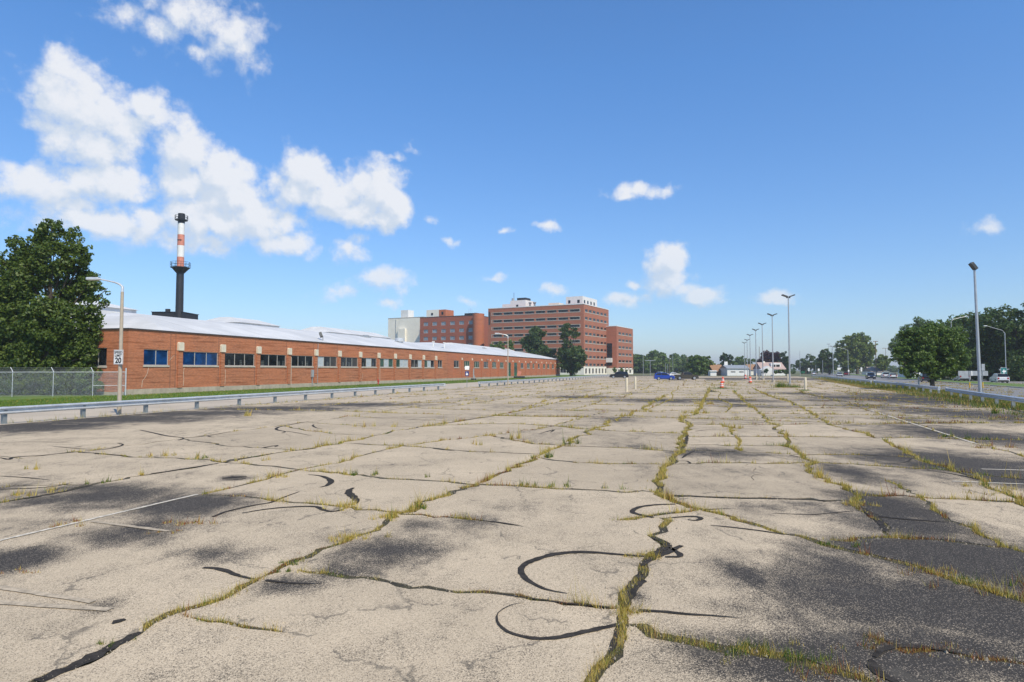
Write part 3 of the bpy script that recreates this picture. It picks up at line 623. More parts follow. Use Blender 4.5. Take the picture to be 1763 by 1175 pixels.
# ------------------------------------------------------------------ grass in the cracks and along the edges
OL, YE, GR, RE, ST = (.39,.305,.055), (.58,.45,.12), (.12,.20,.025), (.27,.10,.04), (.52,.42,.19)
def blades(name, P0, H, Wd, C, label, parent=None, lean=0.6):
    n = len(P0); P0 = np.asarray(P0, float); H = np.asarray(H); Wd = np.asarray(Wd)
    a = rng.uniform(0, 2*np.pi, n); ln = rng.uniform(0.1, 1.0, n)*lean*H; la = rng.uniform(0, 2*np.pi, n)
    dx, dy = np.cos(a)*Wd/2, np.sin(a)*Wd/2
    v = np.zeros((n, 3, 3)); v[:, 0] = P0+np.stack([dx, dy, 0*dx], 1); v[:, 1] = P0-np.stack([dx, dy, 0*dx], 1)
    v[:, 2] = P0+np.stack([np.cos(la)*ln, np.sin(la)*ln, H], 1)
    me = bpy.data.meshes.new(name); me.vertices.add(3*n); me.vertices.foreach_set('co', v.reshape(-1))
    me.loops.add(3*n); me.loops.foreach_set('vertex_index', np.arange(3*n, dtype=np.int32))
    me.polygons.add(n); me.polygons.foreach_set('loop_start', np.arange(0, 3*n, 3, dtype=np.int32)); me.polygons.foreach_set('loop_total', np.full(n, 3, np.int32))
    me.update(calc_edges=True); me.validate()
    ca = me.color_attributes.new('Col', 'FLOAT_COLOR', 'POINT'); cc = np.ones((n, 3, 4)); cc[:, :, :3] = np.asarray(C)[:, None, :]
    ca.data.foreach_set('color', cc.reshape(-1)); me.materials.append(M_BLADE)
    o = link(name, me, parent); o['kind'] = 'stuff'
    if parent is None: o['label'] = label; o['category'] = 'grass'
    return o
def palette(n, cols, w):
    w = np.array(w, float); w /= w.sum(); k = rng.choice(len(cols), n, p=w); c = np.array(cols)[k]
    return c*rng.uniform(.7, 1.3, (n, 1))*rng.uniform(.92, 1.08, (n, 3))
BP, BH, BW, BC = [], [], [], []
def add_blades(pts, h, w, c): BP.append(pts); BH.append(h); BW.append(w); BC.append(c)
def crack_grass():
    """clumps of mixed size and height strung unevenly along each crack, bare stretches between"""
    for pts, w, g, r in LINES:
        if g <= 0.01: continue
        seg = np.array([(b-a).length for a, b in zip(pts[:-1], pts[1:])]); cum = np.concatenate([[0], np.cumsum(seg)]); tot = cum[-1]; A = np.array([(p.x, p.y) for p in pts])
        s = random.random()*.2; ph = random.random()*9; cr = abs((pts[-1]-pts[0]).normalized().x)
        while s < tot:
            i = min(len(seg)-1, int(np.searchsorted(cum, s, 'right'))-1); t = (s-cum[i])/max(seg[i], 1e-6); c = A[i]*(1-t)+A[i+1]*t; d = (A[i+1]-A[i])/max(seg[i], 1e-6)
            dist = max(4.5, math.hypot(*c)); gap = (.028+.0042*dist)/max(.12, g)**1.25*random.expovariate(1.0)+.01
            s += gap
            if c[1] < 2 or abs(c[0]/max(c[1], .5)) > 1.0 or dist > 150: continue
            bare = math.sin(s*1.1+ph)*math.sin(s*.37+ph*2.3)+.5*math.sin(s*2.9+ph*5)
            if bare > (1.0*g+.2 if g > .7 else .95*g): continue
            big = random.random(); ln = (.03+.12*big**3)*(1+dist/35); n = int((16+60*big**2)*min(1.7, 8/dist+.42)*(0.6+.6*g))+3
            hs = random.lognormvariate(0, .45)*(.75+.5*g)
            o = rng.normal(0, 1, (n, 2)); off = o[:, 0]*w*.22; al = o[:, 1]*ln
            px, py = c[0]+d[0]*al-d[1]*off, c[1]+d[1]*al+d[0]*off
            hh = rng.gamma(3.0, .010, n)*hs*(.68 if dist < 11 else 1)*(1+(.35+.5*cr)*min(1, dist/16)); ww = np.full(n, max(.003, dist*.00062))*rng.uniform(.6, 1.5, n)
            kind = random.random(); rr = r*(1.6 if math.sin(s*.8+ph*3) > .1 else .4)
            wt = [.1, .2, .04, .9, .15] if kind < rr*.75 else [.15, .2, .8, 0, .05] if kind > .955 else [.55, .5, .10, .03, .08] if kind > .55 else [.25, .75, .03, .05, .3]
            add_blades(np.stack([px, py, np.full(n, -.012)], 1), hh, ww, palette(n, [OL, YE, GR, RE, ST], wt))
crack_grass()
def tuft(x, y, n, rad, h, cols, wts, w=.006, sx=1.0):
    p = G(x, y); n = int(n*.75); cc_ = rng.normal(0, rad, (max(3, n//22), 2))*np.array([sx, 1.0]); q = cc_[rng.integers(0, len(cc_), n)]+rng.normal(0, rad*.28, (n, 2))
    add_blades(np.stack([p.x+q[:, 0], p.y+q[:, 1], np.full(n, -.004)], 1), rng.gamma(2.6, .19, n)*h*.8, np.full(n, w)*rng.uniform(.7, 1.5, n), palette(n, cols, wts))
for (x, y, n, rad, h, kind, sx) in [(1290,1118,500,.09,.13,'g',2),(1395,1140,420,.08,.11,'g',2),(1440,938,260,.07,.10,'g',2),(1675,1003,260,.09,.14,'g',2),(616,818,220,.10,.24,'g',2.2),(716,876,260,.08,.16,'g',1.3),(945,788,160,.10,.30,'g',1),(990,838,200,.14,.20,'g',3),(908,836,120,.08,.22,'g',1.5),(735,822,60,.05,.2,'g',1),
     (166,832,110,.08,.2,'g',1),(240,818,100,.09,.18,'y',1.5),(46,853,160,.12,.2,'y',1.5),(80,846,140,.12,.18,'y',1.5),(204,1108,150,.04,.08,'g',1.5),(507,970,160,.06,.09,'g',1.6),(480,986,140,.05,.09,'g',1.5),(115,902,200,.11,.14,'r',1.3),(325,901,330,.12,.12,'r',1.6),(287,917,130,.07,.07,'r',2),(37,988,160,.09,.06,'r',2),(62,808,60,.06,.2,'y',1.5),(44,807,40,.05,.18,'y',1),
     (275,784,120,.14,.28,'y',1.6),(340,788,60,.06,.3,'y',1),(352,789,60,.06,.28,'g',1),(435,794,80,.12,.2,'y',2),(590,872,400,.11,.18,'y',2),(668,892,380,.09,.18,'y',1.2),(605,926,420,.10,.16,'y',1.6),(476,821,240,.10,.18,'y',2),(1475,868,420,.10,.12,'y',1.2),(1110,958,500,.08,.09,'o',1.2),(1076,1052,700,.09,.09,'o',1),
     (420,716,160,.2,.4,'y',1),(645,735,120,.2,.35,'y',2),(1330,1126,300,.1,.08,'o',2.5),(1455,1160,420,.10,.12,'r',1.8),(1620,984,300,.14,.13,'r',2),(1745,1023,340,.14,.18,'r',2),(1765,1010,200,.14,.25,'r',1.2),(1700,838,240,.16,.2,'y',2),(1740,852,260,.2,.2,'y',2),(1720,770,260,.3,.22,'r',2),(1680,757,120,.12,.3,'g',1.5),(1632,752,100,.12,.22,'g',1.5),(1710,712,160,.2,.7,'g',.8),
     (1510,1105,260,.09,.10,'r',1.2),(1650,1122,260,.16,.07,'r',3),(1640,728,200,.3,.2,'r',3),(1500,690,240,.5,.25,'r',2.5),(1590,702,260,.6,.25,'r',3),(1650,688,220,.6,.3,'r',2),(1272,775,200,.13,.2,'o',.6),(1268,737,160,.15,.3,'y',1),(1197,712,300,.3,.35,'y',1.4),(1213,696,260,.4,.4,'y',1),(890,756,100,.12,.5,'y',1),(970,766,80,.1,.4,'g',1),(992,764,60,.08,.4,'g',1),(935,781,60,.08,.4,'y',1),(820,766,60,.1,.3,'y',1)]:
    tuft(x, y, n, rad, h, [OL, YE, GR, RE, ST, (.05, .10, .018)], {'g': [.15,.1,.6,0,.02,.4], 'y': [.35,.6,.08,.05,.25,0], 'r': [.12,.25,.04,.7,.15,0], 'o': [.6,.35,.06,.02,.1,0]}[kind], max(.004, G(x, y).y*.0007), sx)
# thin scatter of weeds along the left rail and around bases
for k in range(260):
    s = random.uniform(2, 110); p = W(s, random.choice([28.5, 28.7, 29.0])+random.gauss(0, .2)); n = 12
    q = rng.normal(0, .06, (n, 2)); add_blades(np.stack([p.x+q[:, 0], p.y+q[:, 1], np.full(n, -.02)], 1), rng.uniform(.05, .45 if k % 5 == 0 else .18, n), np.full(n, .012), palette(n, [OL, YE, GR], [.4, .5, .3]))
blades('crack_grass', np.concatenate(BP), np.concatenate(BH), np.concatenate(BW), np.concatenate(BC), 'dry yellow and green grass growing out of the cracks in the parking lot')
def grit():
    mb = MB(); n = 0
    near = [l for l in LINES if min(q.length for q in l[0]) < 13 and l[1] > .03]
    while n < 2600:
        pts, w, g, r = random.choice(near); q = random.choice(pts)
        if q.y < 2.5 or q.length > 15: continue
        x, y = q.x+random.gauss(0, .09), q.y+random.gauss(0, .09); s = random.lognormvariate(math.log(.006), .5); a = random.random()*6.3; z = -.004
        i = len(mb.v); mb.v += [(x+s*math.cos(a+k*2.09)*random.uniform(.7, 1.2), y+s*math.sin(a+k*2.09)*random.uniform(.7, 1.2), z) for k in range(3)]+[(x, y, z+s*1.1+.004)]; mb.f += [(i, i+1, i+3), (i+1, i+2, i+3), (i+2, i, i+3)]; n += 1
    o = mb.build('loose_grit', mat('grit_stone', (.33, .28, .21), .9, var=.5, scale=60)); o['kind'] = 'stuff'; o['label'] = 'loose grit and small stones lying along the nearest cracks'; o['category'] = 'grit'
grit()
def strip_grass(name, label, fn, n, h0, h1, cols, wts, w):
    P_ = np.array([fn() for _ in range(n)]); hh = rng.uniform(h0, h1, n)
    blades(name, P_, hh, np.full(n, w)*rng.uniform(.6, 1.5, n), palette(n, cols, wts), label)
def lawn_pt():
    s = 30+170*random.random()**1.6; p = W(s, random.uniform(40.3, 50.4), .02); return (p.x, p.y, p.z)
strip_grass('lawn_grass', 'mown green grass strip along the foot of the long brick building', lawn_pt, 42000, .05, .13, [GR, (.12,.2,.03), OL], [.6, .4, .12], .05)
def verge_pt():
    while True:
        s = -14+190*random.random()**1.3; q = random.gauss(0.6, 1.1) if random.random() < .5 else random.uniform(-2.0, 4.2)
        if math.sin(s*.55+q)*math.sin(s*.21+1.3)+.6*math.sin(s*1.9-q*1.4) > random.uniform(-.9, .9): break
    p = RD(s+random.gauss(0, .15), q, -.1)
    return (p.x, p.y, p.z)
strip_grass('verge_grass', 'tall green and brown grass growing under the right-hand guardrail', verge_pt, 52000, .10, .44, [GR, (.06,.12,.02), OL, YE, RE, ST], [.5, .4, .2, .10, .12, .06], .035)
def dry_pt():
    e = [G(1400, 651.6), G(1440, 659.5), G(1480, 667.5), G(1540, 674.5), G(1640, 677), G(1700, 689.5), G(1763, 703)]
    i = random.randrange(6); t = random.random(); a = e[i].lerp(e[i+1], t); f = abs(random.gauss(0, .32)); b = RD((Vector((a.x, a.y))-R0).dot(V)+2, 0)
    p = a.lerp(b, min(f, 1)); return (p.x, p.y, -.1)
strip_grass('dry_weeds', 'low reddish brown weeds along the right edge of the parking lot', dry_pt, 26000, .05, .22, [RE, YE, OL, ST, GR], [.45, .4, .25, .3, .15], .06)

# ------------------------------------------------------------------ building materials
M_BRICK = brick_mat('orange_brick', (0.455, 0.150, 0.063), (0.36, 0.25, 0.18), 0.75); M_BRICK2 = brick_mat('red_orange_brick', (0.46, 0.135, 0.056), (0.36, 0.24, 0.17), 0.4)
M_HOSP = brick_mat('tower_brick', (0.38, 0.130, 0.072), (0.34, 0.22, 0.16), 0.3); M_HOSPD = brick_mat('dark_red_brick', (0.33, 0.095, 0.052), (0.30, 0.18, 0.13), 0.3)
def roof_mat():
    m, t, b = new_mat('pale_roof_sheet')
    s = t.sep(t.new('ShaderNodeTexCoord').outputs['Object']); tc = t.xyz(s[0], s[1], s[2])
    c = t.mix(t.rng(t.noise(tc, .18, 5, .6), .35, .68), (.52, .525, .52), (.64, .64, .63))
    st = t.noise(t.xyz(t.m('MULTIPLY', s[0], .9), t.m('MULTIPLY', s[1], .06), 0.0), 1.0, 5, .65)
    c = t.mix(t.rng(st, .52, .72, 0.0, .55), c, (.38, .375, .36))
    sm = t.m('ABSOLUTE', t.m('SUBTRACT', t.m('FRACT', t.m('DIVIDE', s[0], 3.05)), .5))
    c = t.mix(t.rng(sm, .475, .495, 0.0, .35), c, (.25, .25, .25))
    t.put(b.inputs['Base Color'], c); b.inputs['Roughness'].default_value = .6; return m
M_ROOF = roof_mat(); M_TRIM = mat('dark_eave_trim', (0.06, 0.05, 0.045), 0.6); M_TRIMW = mat('grey_roof_edge', (0.45, 0.46, 0.47), 0.5, 0.2)
M_CONC = mat('plinth_concrete', (0.40, 0.35, 0.27), 0.9, var=0.2, scale=1.2, bump=0.3, dirt=0.35); M_CAP = mat('cream_cap', (0.66, 0.60, 0.47), 0.7, var=0.1, scale=3, dirt=0.2); M_FRAME = mat('window_frame', (0.48, 0.46, 0.42), 0.5, 0.2, var=0.1)
M_SILL = mat('stone_sill', (0.45, 0.41, 0.34), 0.85, var=0.15); M_WHITE = mat('white_paint', (0.74, 0.74, 0.71), 0.6, var=0.08, scale=1.0, dirt=0.12); M_CREAM = mat('cream_render', (0.82, 0.78, 0.67), 0.8, var=0.06, scale=0.3, dirt=0.12)
M_STEEL = mat('galvanised_steel', (0.60, 0.62, 0.63), 0.45, 0.45, var=0.15, scale=2.0); M_STEELD = mat('weathered_steel', (0.30, 0.33, 0.33), 0.55, 0.5, var=0.2, scale=4); M_BLACK = mat('black_steel', (0.022, 0.023, 0.026), 0.5, 0.1, var=0.3, scale=0.5)
M_GLASS = glass_mat('dark_glass', (0.010, 0.013, 0.016), inner=True); M_GLASSB = glass_mat('blue_panel_glass', (0.006, 0.040, 0.13), 0.08, 0.4); M_GLASSL = glass_mat('pale_blind_glass', (0.22, 0.27, 0.31), 0.15, 0.25); M_GLASSG = glass_mat('green_glass', (0.04, 0.09, 0.07), 0.1, 0.4)  # blue panes take the colour of the panels behind them
M_LOUV = mat('louvre', (0.05, 0.045, 0.04), 0.6); M_PALEP = mat('pale_panel', (0.42, 0.46, 0.48), 0.5); M_RED = mat('faded_red', (0.58, 0.22, 0.15), 0.6, var=0.2, scale=1.5); M_GREEN = mat('green_door_paint', (0.02, 0.12, 0.055), 0.5); M_REDP = mat('hydrant_red', (0.45, 0.03, 0.02), 0.45)
M_GREY = mat('grey_box', (0.36, 0.38, 0.39), 0.5, 0.3); M_WOOD = mat('weathered_wood', (0.20, 0.15, 0.10), 0.9, var=0.3, scale=5); M_POLE = mat('aluminium_pole', (0.46, 0.47, 0.48), 0.45, 0.55, var=0.1, scale=2); M_POLEC = mat('concrete_pole', (0.42, 0.36, 0.275), 0.85, var=0.12, scale=4, bump=0.2); M_HEAD = mat('dark_lamp_head', (0.07, 0.075, 0.075), 0.5, 0.3)
M_BOLL = mat('cream_bollard', (0.62, 0.55, 0.40), 0.65, var=0.12, scale=3, dirt=0.2); M_SIGNW = mat('sign_white', (0.80, 0.80, 0.78), 0.5, var=0.06); M_INK = mat('sign_black', (0.015, 0.015, 0.016), 0.5); M_SIGNB = mat('sign_blue', (0.012, 0.035, 0.16), 0.5); M_TEAL = mat('sign_teal', (0.004, 0.16, 0.15), 0.5); M_SIGNG = mat('sign_green', (0.006, 0.11, 0.05), 0.5)
M_ORANGE = mat('drum_orange', (0.72, 0.10, 0.03), 0.5, var=0.12); M_DWHITE = mat('drum_white', (0.72, 0.70, 0.68), 0.5, var=0.1); M_YEL = mat('yellow_plastic', (0.70, 0.42, 0.03), 0.5)
M_SHING = mat('shingles', (0.26, 0.22, 0.20), 0.9, var=0.25, scale=2, bump=0.4); M_SHINGP = mat('pinkish_shingles', (0.42, 0.31, 0.27), 0.9, var=0.2, scale=2, bump=0.3); M_TILE = mat('rust_tile_roof', (0.30, 0.17, 0.09), 0.85, var=0.25, scale=1.5, bump=0.4)

def fy(s, d, z): return (s, d, z)        # face along local x, outside at -y
def fx(s, d, z): return (d, s, z)        # face along local y, outside at -x
def wall_face(mb, f, L, H, openings, reveal=0.18, s0=0.0, z0=0.0):
    ss = sorted({s0, L, *[o[0] for o in openings], *[o[1] for o in openings]}); zs = sorted({z0, H, *[o[2] for o in openings], *[o[3] for o in openings]})
    for i in range(len(ss)-1):
        run = None
        for k in range(len(zs)-1):
            cs, c_z = (ss[i]+ss[i+1])/2, (zs[k]+zs[k+1])/2
            if any(o[0] < cs < o[1] and o[2] < c_z < o[3] for o in openings): continue
            mb.quad(f(ss[i], 0, zs[k]), f(ss[i+1], 0, zs[k]), f(ss[i+1], 0, zs[k+1]), f(ss[i], 0, zs[k+1]))
    for (a, b, c, d) in openings:
        mb.quad(f(a, 0, c), f(b, 0, c), f(b, reveal, c), f(a, reveal, c)); mb.quad(f(a, 0, d), f(b, 0, d), f(b, reveal, d), f(a, reveal, d))
        mb.quad(f(a, 0, c), f(a, 0, d), f(a, reveal, d), f(a, reveal, c)); mb.quad(f(b, 0, c), f(b, 0, d), f(b, reveal, d), f(b, reveal, c))
WCACHE = {}
def window(parent, f, a, b, c, d, depth, npan, frame_m, glass_m, fw=0.06, label=None, panes=None):
    """frame with its panes as sub-parts; alike windows share their meshes"""
    w, h = round(b-a, 2), round(d-c, 2); key = (f.__name__, w, h, npan, frame_m.name, fw)
    if key not in WCACHE:
        fr = MB(); bx = (lambda x0, x1, z0, z1: fr.box(x0, x1, -0.04, 0.04, z0, z1)) if f is fy else (lambda x0, x1, z0, z1: fr.box(-0.04, 0.04, x0, x1, z0, z1))
        bx(0, w, 0, fw); bx(0, w, h-fw, h); pw = w/npan
        for i in range(npan+1):
            x = min(max(i*pw-fw/2, 0), w-fw); bx(x, x+fw, fw, h-fw)
        pm = MB(); pp = [f(fw/2, 0, fw/2), f(pw-fw/2, 0, fw/2), f(pw-fw/2, 0, h-fw/2), f(fw/2, 0, h-fw/2)]; pm.quad(*pp)
        fm = fr.mesh('window'); fm.materials.append(frame_m); WCACHE[key] = (fm, pm, {})
    fm, pm, pc = WCACHE[key]
    o = link('window', fm, parent, f(a, depth, c))
    if label: o['label'] = label
    for i in range(npan):
        g = (panes[i] if panes else glass_m)
        if g.name not in pc:
            me = pm.mesh('pane'); me.materials.append(g); pc[g.name] = me
        link('pane', pc[g.name], o, f(i*w/npan, 0.01, 0))
    return o

# ------------------------------------------------------------------ long brick works
BX = 48.0; BP_ = 50.2
works = thing('brick_factory', 'long single-storey orange brick factory with white roof along the left of the lot', 'building', W(BX, BP_), math.atan2(U.y, U.x))
EAVE, DEPTH = 6.1, 46.0
def tx(px_):                        # column of the photograph -> metres along the facade
    r = (px_-881.5)/FPX; p0 = W(BX, BP_); return (r*p0.y-p0.x)/(U.x-r*U.y)
pil = [6.2+6.12*i for i in range(12)]; S2 = 80.0; LEN = 198.0
op1 = [(1.75, 4.75, 2.78, 4.3)]+[(p+.45, p+5.5, 2.80, 4.22) for p in pil[:-1]]; op1.append((pil[-1]+1.2, pil[-1]+3.6, 2.85, 4.3))
win2 = [(786,3.2),(804,3.8),(821,3.8),(836.7,3.6),(851,3.6),(864,3.6),(899,3.2),(909.8,3.6),(918.5,2.4),(927.7,2.4),(936.8,3.0),(944,3.0),(952,3.2),(959,2.2)]
op2 = [(tx(x)-w/2, tx(x)+w/2, 2.85, 4.35) for x, w in win2]; doors = [(tx(877)-1.7, tx(877)+1.7, .55, 4.4), (tx(888)-1.7, tx(888)+1.7, .55, 4.4)]
wb = MB(); wall_face(wb, fy, S2, EAVE, op1, .2, z0=.55); wb.quad((0, 0, .55), (0, 0, EAVE), (0, 0, EAVE)); wb.build('wall', M_BRICK, works)
wb = MB(); wall_face(wb, fy, LEN, EAVE, op2+doors, .2, S2, .55); wb.quad((LEN, 0, 0), (LEN, DEPTH, 0), (LEN, DEPTH, EAVE), (LEN, 0, EAVE)); wb.build('wall', M_BRICK2, works)['label'] = 'brighter red brick of the far half'
eo = [(2.5+6*i, 4.6+6*i, 2.7, 4.4) for i in range(5)]
wb = MB(); wall_face(wb, fx, DEPTH, EAVE, eo, .2, z0=.0); wb.quad((0, DEPTH, 0), (LEN, DEPTH, 0), (LEN, DEPTH, EAVE), (0, DEPTH, EAVE)); wb.build('end_wall', M_BRICK, works)
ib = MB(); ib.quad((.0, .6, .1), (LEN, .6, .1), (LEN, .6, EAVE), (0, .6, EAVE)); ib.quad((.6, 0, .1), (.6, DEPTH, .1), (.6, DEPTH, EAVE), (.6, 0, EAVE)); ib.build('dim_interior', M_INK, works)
pb = MB().box(-.04, LEN+.04, -.05, .3, -.1, .55); pb.box(-.045, .3, .3, DEPTH, -.1, .30); pb.build('plinth', M_CONC, works)
bm = [M_GLASS, M_GLASS, M_GLASS]
random.seed(11)
pane_sets = {i: [random.choice([M_GLASS, M_GLASS, M_GLASS, M_GLASSG, M_PALEP]) for _ in range(3)] for i in (8, 9, 10, 11)}
pane_sets |= {0: [M_GLASSB]*2, 1: [M_GLASSB]*3, 5: [M_PALEP, M_GLASS, M_LOUV], 6: [M_GLASS, M_GLASS, M_LOUV], 7: [M_GLASS, M_PALEP, M_GLASS]}
for i, (a, b, c, d) in enumerate(op1):
    n = 2 if i in (0, 12) else 3
    window(works, fy, a, b, c, d, .10, n, M_FRAME, M_GLASS, .055, panes=pane_sets.get(i), label='window with bright blue panels behind the glass' if i in (0, 1) else None)
    MB().box(a-.08, b+.08, -.07, .12, c-.16, c-.002).build('sill', M_SILL, works)
for i, (a, b, c, d) in enumerate(op2):
    window(works, fy, a, b, c, d, .10, 3 if b-a > 3.3 else 2, M_FRAME, M_GLASSG if i % 3 else M_GLASS, .07)
    MB().box(a-.08, b+.08, -.07, .12, c-.14, c-.002).build('sill', M_SILL, works)
for i, (a, b, c, d) in enumerate(eo): window(works, fx, a, b, c, d, .10, 2, M_FRAME, M_GLASS, .055); MB().box(-.07, .12, a-.08, b+.08, c-.16, c-.002).build('sill', M_SILL, works)
for i, (a, b, c, d) in enumerate(doors):
    o = MB().box(a, b, .10, .16, c, d).build('door', M_GREEN, works); o['label'] = 'green entrance door'
    MB().box(a+.35, b-.35, .085, .099, c+1.0, d-.25).build('door_glass', M_GLASSG, o)
cap_prof = [(-.34, 0), (.34, 0), (.34, .72), (.26, .84), (-.26, .84), (-.34, .72)]
pm = MB().box(-.30, .30, -.12, .02, .551, 4.29).mesh('pilaster'); pm.materials.append(M_BRICK); cm = MB().prism(cap_prof, -.24, .03).mesh('pilaster_cap'); cm.materials.append(M_CAP)
jm = MB().box(-.02, .02, -.006, .01, .56, EAVE-.2).mesh('wall_joint'); jm.materials.append(M_TRIM); dm = MB().tube([(0, -.06, .6), (0, -.06, 4.2)], .035, 6).mesh('downpipe'); dm.materials.append(M_BRICK)
for i, p in enumerate(pil):
    o = link('pilaster', pm, works, (p, 0, 0)); link('pilaster_cap', cm, o, (0, 0, 4.29)); link('wall_joint', jm, works, (p-.55, 0, 0))
    if i in (3, 4, 7): MB().tube([(p+.42, -.08, .3), (p+.42, -.08, 4.0 if i != 4 else EAVE-.1)], .04, 6).build('downpipe', M_GREY if i == 4 else M_SILL, works)
for x0, z0, pts in ((1.6, .7, [(0, 0), (.05, .6), (.35, .9), (.6, 1.3), (.75, 1.9)]), (4.9, 3.3, [(0, 0), (.25, .25), (.6, .5)]), (6.75, .7, [(0, 0), (.06, .7), (.0, 1.4), (.1, 2.0)]), (12.85, .7, [(0, 0), (.05, .8), (.02, 1.7)]), (24.9, .6, [(-.3, 0), (-.25, .35), (-.12, .6)]), (43.4, .7, [(0, 0), (.4, .5), (.5, 1.1)])):
    q = MB()
    for (a, b), (c, d) in zip(pts[:-1], pts[1:]): q.quad((x0+a-.02, -.007, z0+b), (x0+a+.02, -.007, z0+b), (x0+c+.02, -.007, z0+d), (x0+c-.02, -.007, z0+d))
    q.build('repointed_crack', M_CAP, works)
link('wall_joint', jm, works, (5.0, 0, 0)); link('wall_joint', jm, works, (S2+.3, 0, 0))
cm2 = MB().box(-.18, .18, -.14, .02, .55, 4.55).mesh('pilaster'); cm2.materials.append(M_BRICK2); cc2 = MB().prism([(-.2, 0), (.2, 0), (.2, .35), (.1, .45), (-.1, .45), (-.2, .35)], -.18, .03).mesh('pilaster_cap'); cc2.materials.append(M_CAP)
xs = sorted([(a+b)/2 for a, b, _, _ in op2+doors])
for a, b in zip(xs[:-1], xs[1:]):
    o = link('pilaster', cm2, works, ((a+b)/2, 0, 0)); link('pilaster_cap', cc2, o, (0, 0, 4.55))
tr = MB().box(-.10, LEN+.1, -.10, .12, EAVE-.02, EAVE+.10); tr.box(-.10, .12, .12, DEPTH, EAVE-.02, EAVE+.10); tr.build('eave_trim', M_TRIM, works)
# low hipped roofs of pale membrane, gently curved in section
def hip(mb, x0, x1, y0, y1, ze, zr, hx0, hx1, off0=0.0):
    n = 8; rid = (y0+y1)/2; W2 = rid-y0
    prof = [(y0+W2*k/n, ze+(zr-ze)*math.sin(math.pi/2*(k/n)**.92)) for k in range(n+1)]
    def xr(k, side): return (x0+off0*(1 if k else 1)+(hx0-off0)*k/n) if side == 0 else x1-hx1*k/n
    for k in range(n):
        (ya, za), (yb, zb) = prof[k], prof[k+1]
        mb.quad((xr(k, 0), ya, za), (xr(k, 1), ya, za), (xr(k+1, 1), yb, zb), (xr(k+1, 0), yb, zb))
        ma, mb_ = y1-(ya-y0), y1-(yb-y0)
        mb.quad((xr(k, 0), ma, za), (xr(k, 1), ma, za), (xr(k+1, 1), mb_, zb), (xr(k+1, 0), mb_, zb))
        mb.quad((xr(k, 0), ya, za), (xr(k+1, 0), yb, zb), (xr(k+1, 0), mb_, zb), (xr(k, 0), ma, za))
        mb.quad((xr(k, 1), ya, za), (xr(k+1, 1), yb, zb), (xr(k+1, 1), mb_, zb), (xr(k, 1), ma, za))
    if off0: mb.quad((x0, y0, ze), (x0+off0, y0, ze), (x0+off0, y1, ze), (x0, y1, ze))
rf = MB(); hip(rf, -.12, 88, -.12, 36.0, EAVE+.10, 9.2, 16, 26, 4.0); hip(rf, 84, LEN+.12, -.11, 40, EAVE+.102, 9.6, 30, 46)
roof = rf.build('roof', M_ROOF, works, smooth=False)
sm_ = MB()
for k in range(46): sm_.box(6+k*4.1, 6.08+k*4.1, -.13, -.05, EAVE+.10, EAVE+.13)
sm_.build('roof_seam', M_TRIMW, roof)
def monitor(x0, x1, y0, y1, z0, z1, tilt=1.6, nm='roof_monitor'):
    mb = MB(); zt = z1; m = (y0+y1)/2
    mb.box(x0, x1, y0, y1, z0, z0+(z1-z0)*.55)
    b0, b1 = z0+(z1-z0)*.551, z1
    pts = [(x0-.3, y0-.3, b0), (x1+.3, y0-.3, b0), (x1+.3, y1+.3, b0), (x0-.3, y1+.3, b0)]; top = [(x0+tilt, m-1.0, b1), (x1-tilt, m-1.0, b1), (x1-tilt, m+1.0, b1), (x0+tilt, m+1.0, b1)]
    for i in range(4): j = (i+1) % 4; mb.quad(pts[i], pts[j], top[j], top[i])
    mb.quad(*top); mb.quad(*pts[::-1]); return mb.build(nm, M_ROOF, roof)
def mon_px(xa, xb, ytop, ybot, y0, wid):      # monitor that spans photo columns on a line y0 behind the facade
    def tt(px_):
        r = (px_-881.5)/FPX; p0 = W(BX, BP_+y0); return (r*p0.y-p0.x)/(U.x-r*U.y)
    a, b = tt(xa), tt(xb); mid = W(BX+(a+b)/2, BP_+y0).y
    monitor(a, b, y0, y0+wid, CAMH+(HORIZ-ybot)*mid/FPX, CAMH+(HORIZ-ytop)*mid/FPX)
mon_px(150, 233, 514, 550, 27, 12); mon_px(412, 480, 548, 572, 24, 9); mon_px(568, 672, 568, 590, 24, 9); mon_px(792, 893, 596.5, 612, 22, 9)
for (px_, y, h, r, m_) in [(733,5.5,1.5,.75,M_STEEL),(776,4,1.2,.12,M_WHITE),(797,4.5,1.3,.12,M_WHITE)]:      # fan and vents on the roof
    x = tx(px_); z = EAVE+1.0
    if r > .5: o = MB().lathe([(0, -.6), (r*.75, -.6), (r*.75, h*.5), (r*1.25, h*.5), (r*1.3, h*.95), (0, h)], 14).build('roof_fan', m_, roof, (x, y, z), smooth=True)
    else: o = MB().tube([(0, 0, -.6), (0, 0, h), ], r, 8).box(-.5, .5, -.12, .12, h-.06, h+.14).build('vent_pipe', m_, roof, (x, y, z))
fl = MB().tube([(0, 0, -.8), (0, 0, .5)], .05, 6).box(-.38, .38, -.18, .16, .5, 1.15, Matrix.Rotation(R(-25), 4, 'X') @ Matrix.Rotation(R(35), 4, 'Z')).build('roof_floodlight', M_HEAD, roof, (tx(563)+.5, 1.0, EAVE+.5))
MB().box(-.25, .25, -.22, -.012, 1.35, 2.35).box(-.06, .06, -.14, -.05, .2, 1.35).build('utility_box', M_GREY, works, (tx(537), 0, 0))
for px_ in (838, 850, 912, 921): MB().box(-.3, .3, -.35, -.145, 4.75, 4.95).build('wall_light', M_GREY, works, (tx(px_), 0, 0))
MB().tube([(0, -.2, 5.9), (0, -.2, 7.6), (.0, -.7, 7.9), (0, -1.2, 7.6)], [.06]*4, 6).build('gooseneck_lamp', M_WHITE, works, (LEN-.5, 0, 0))
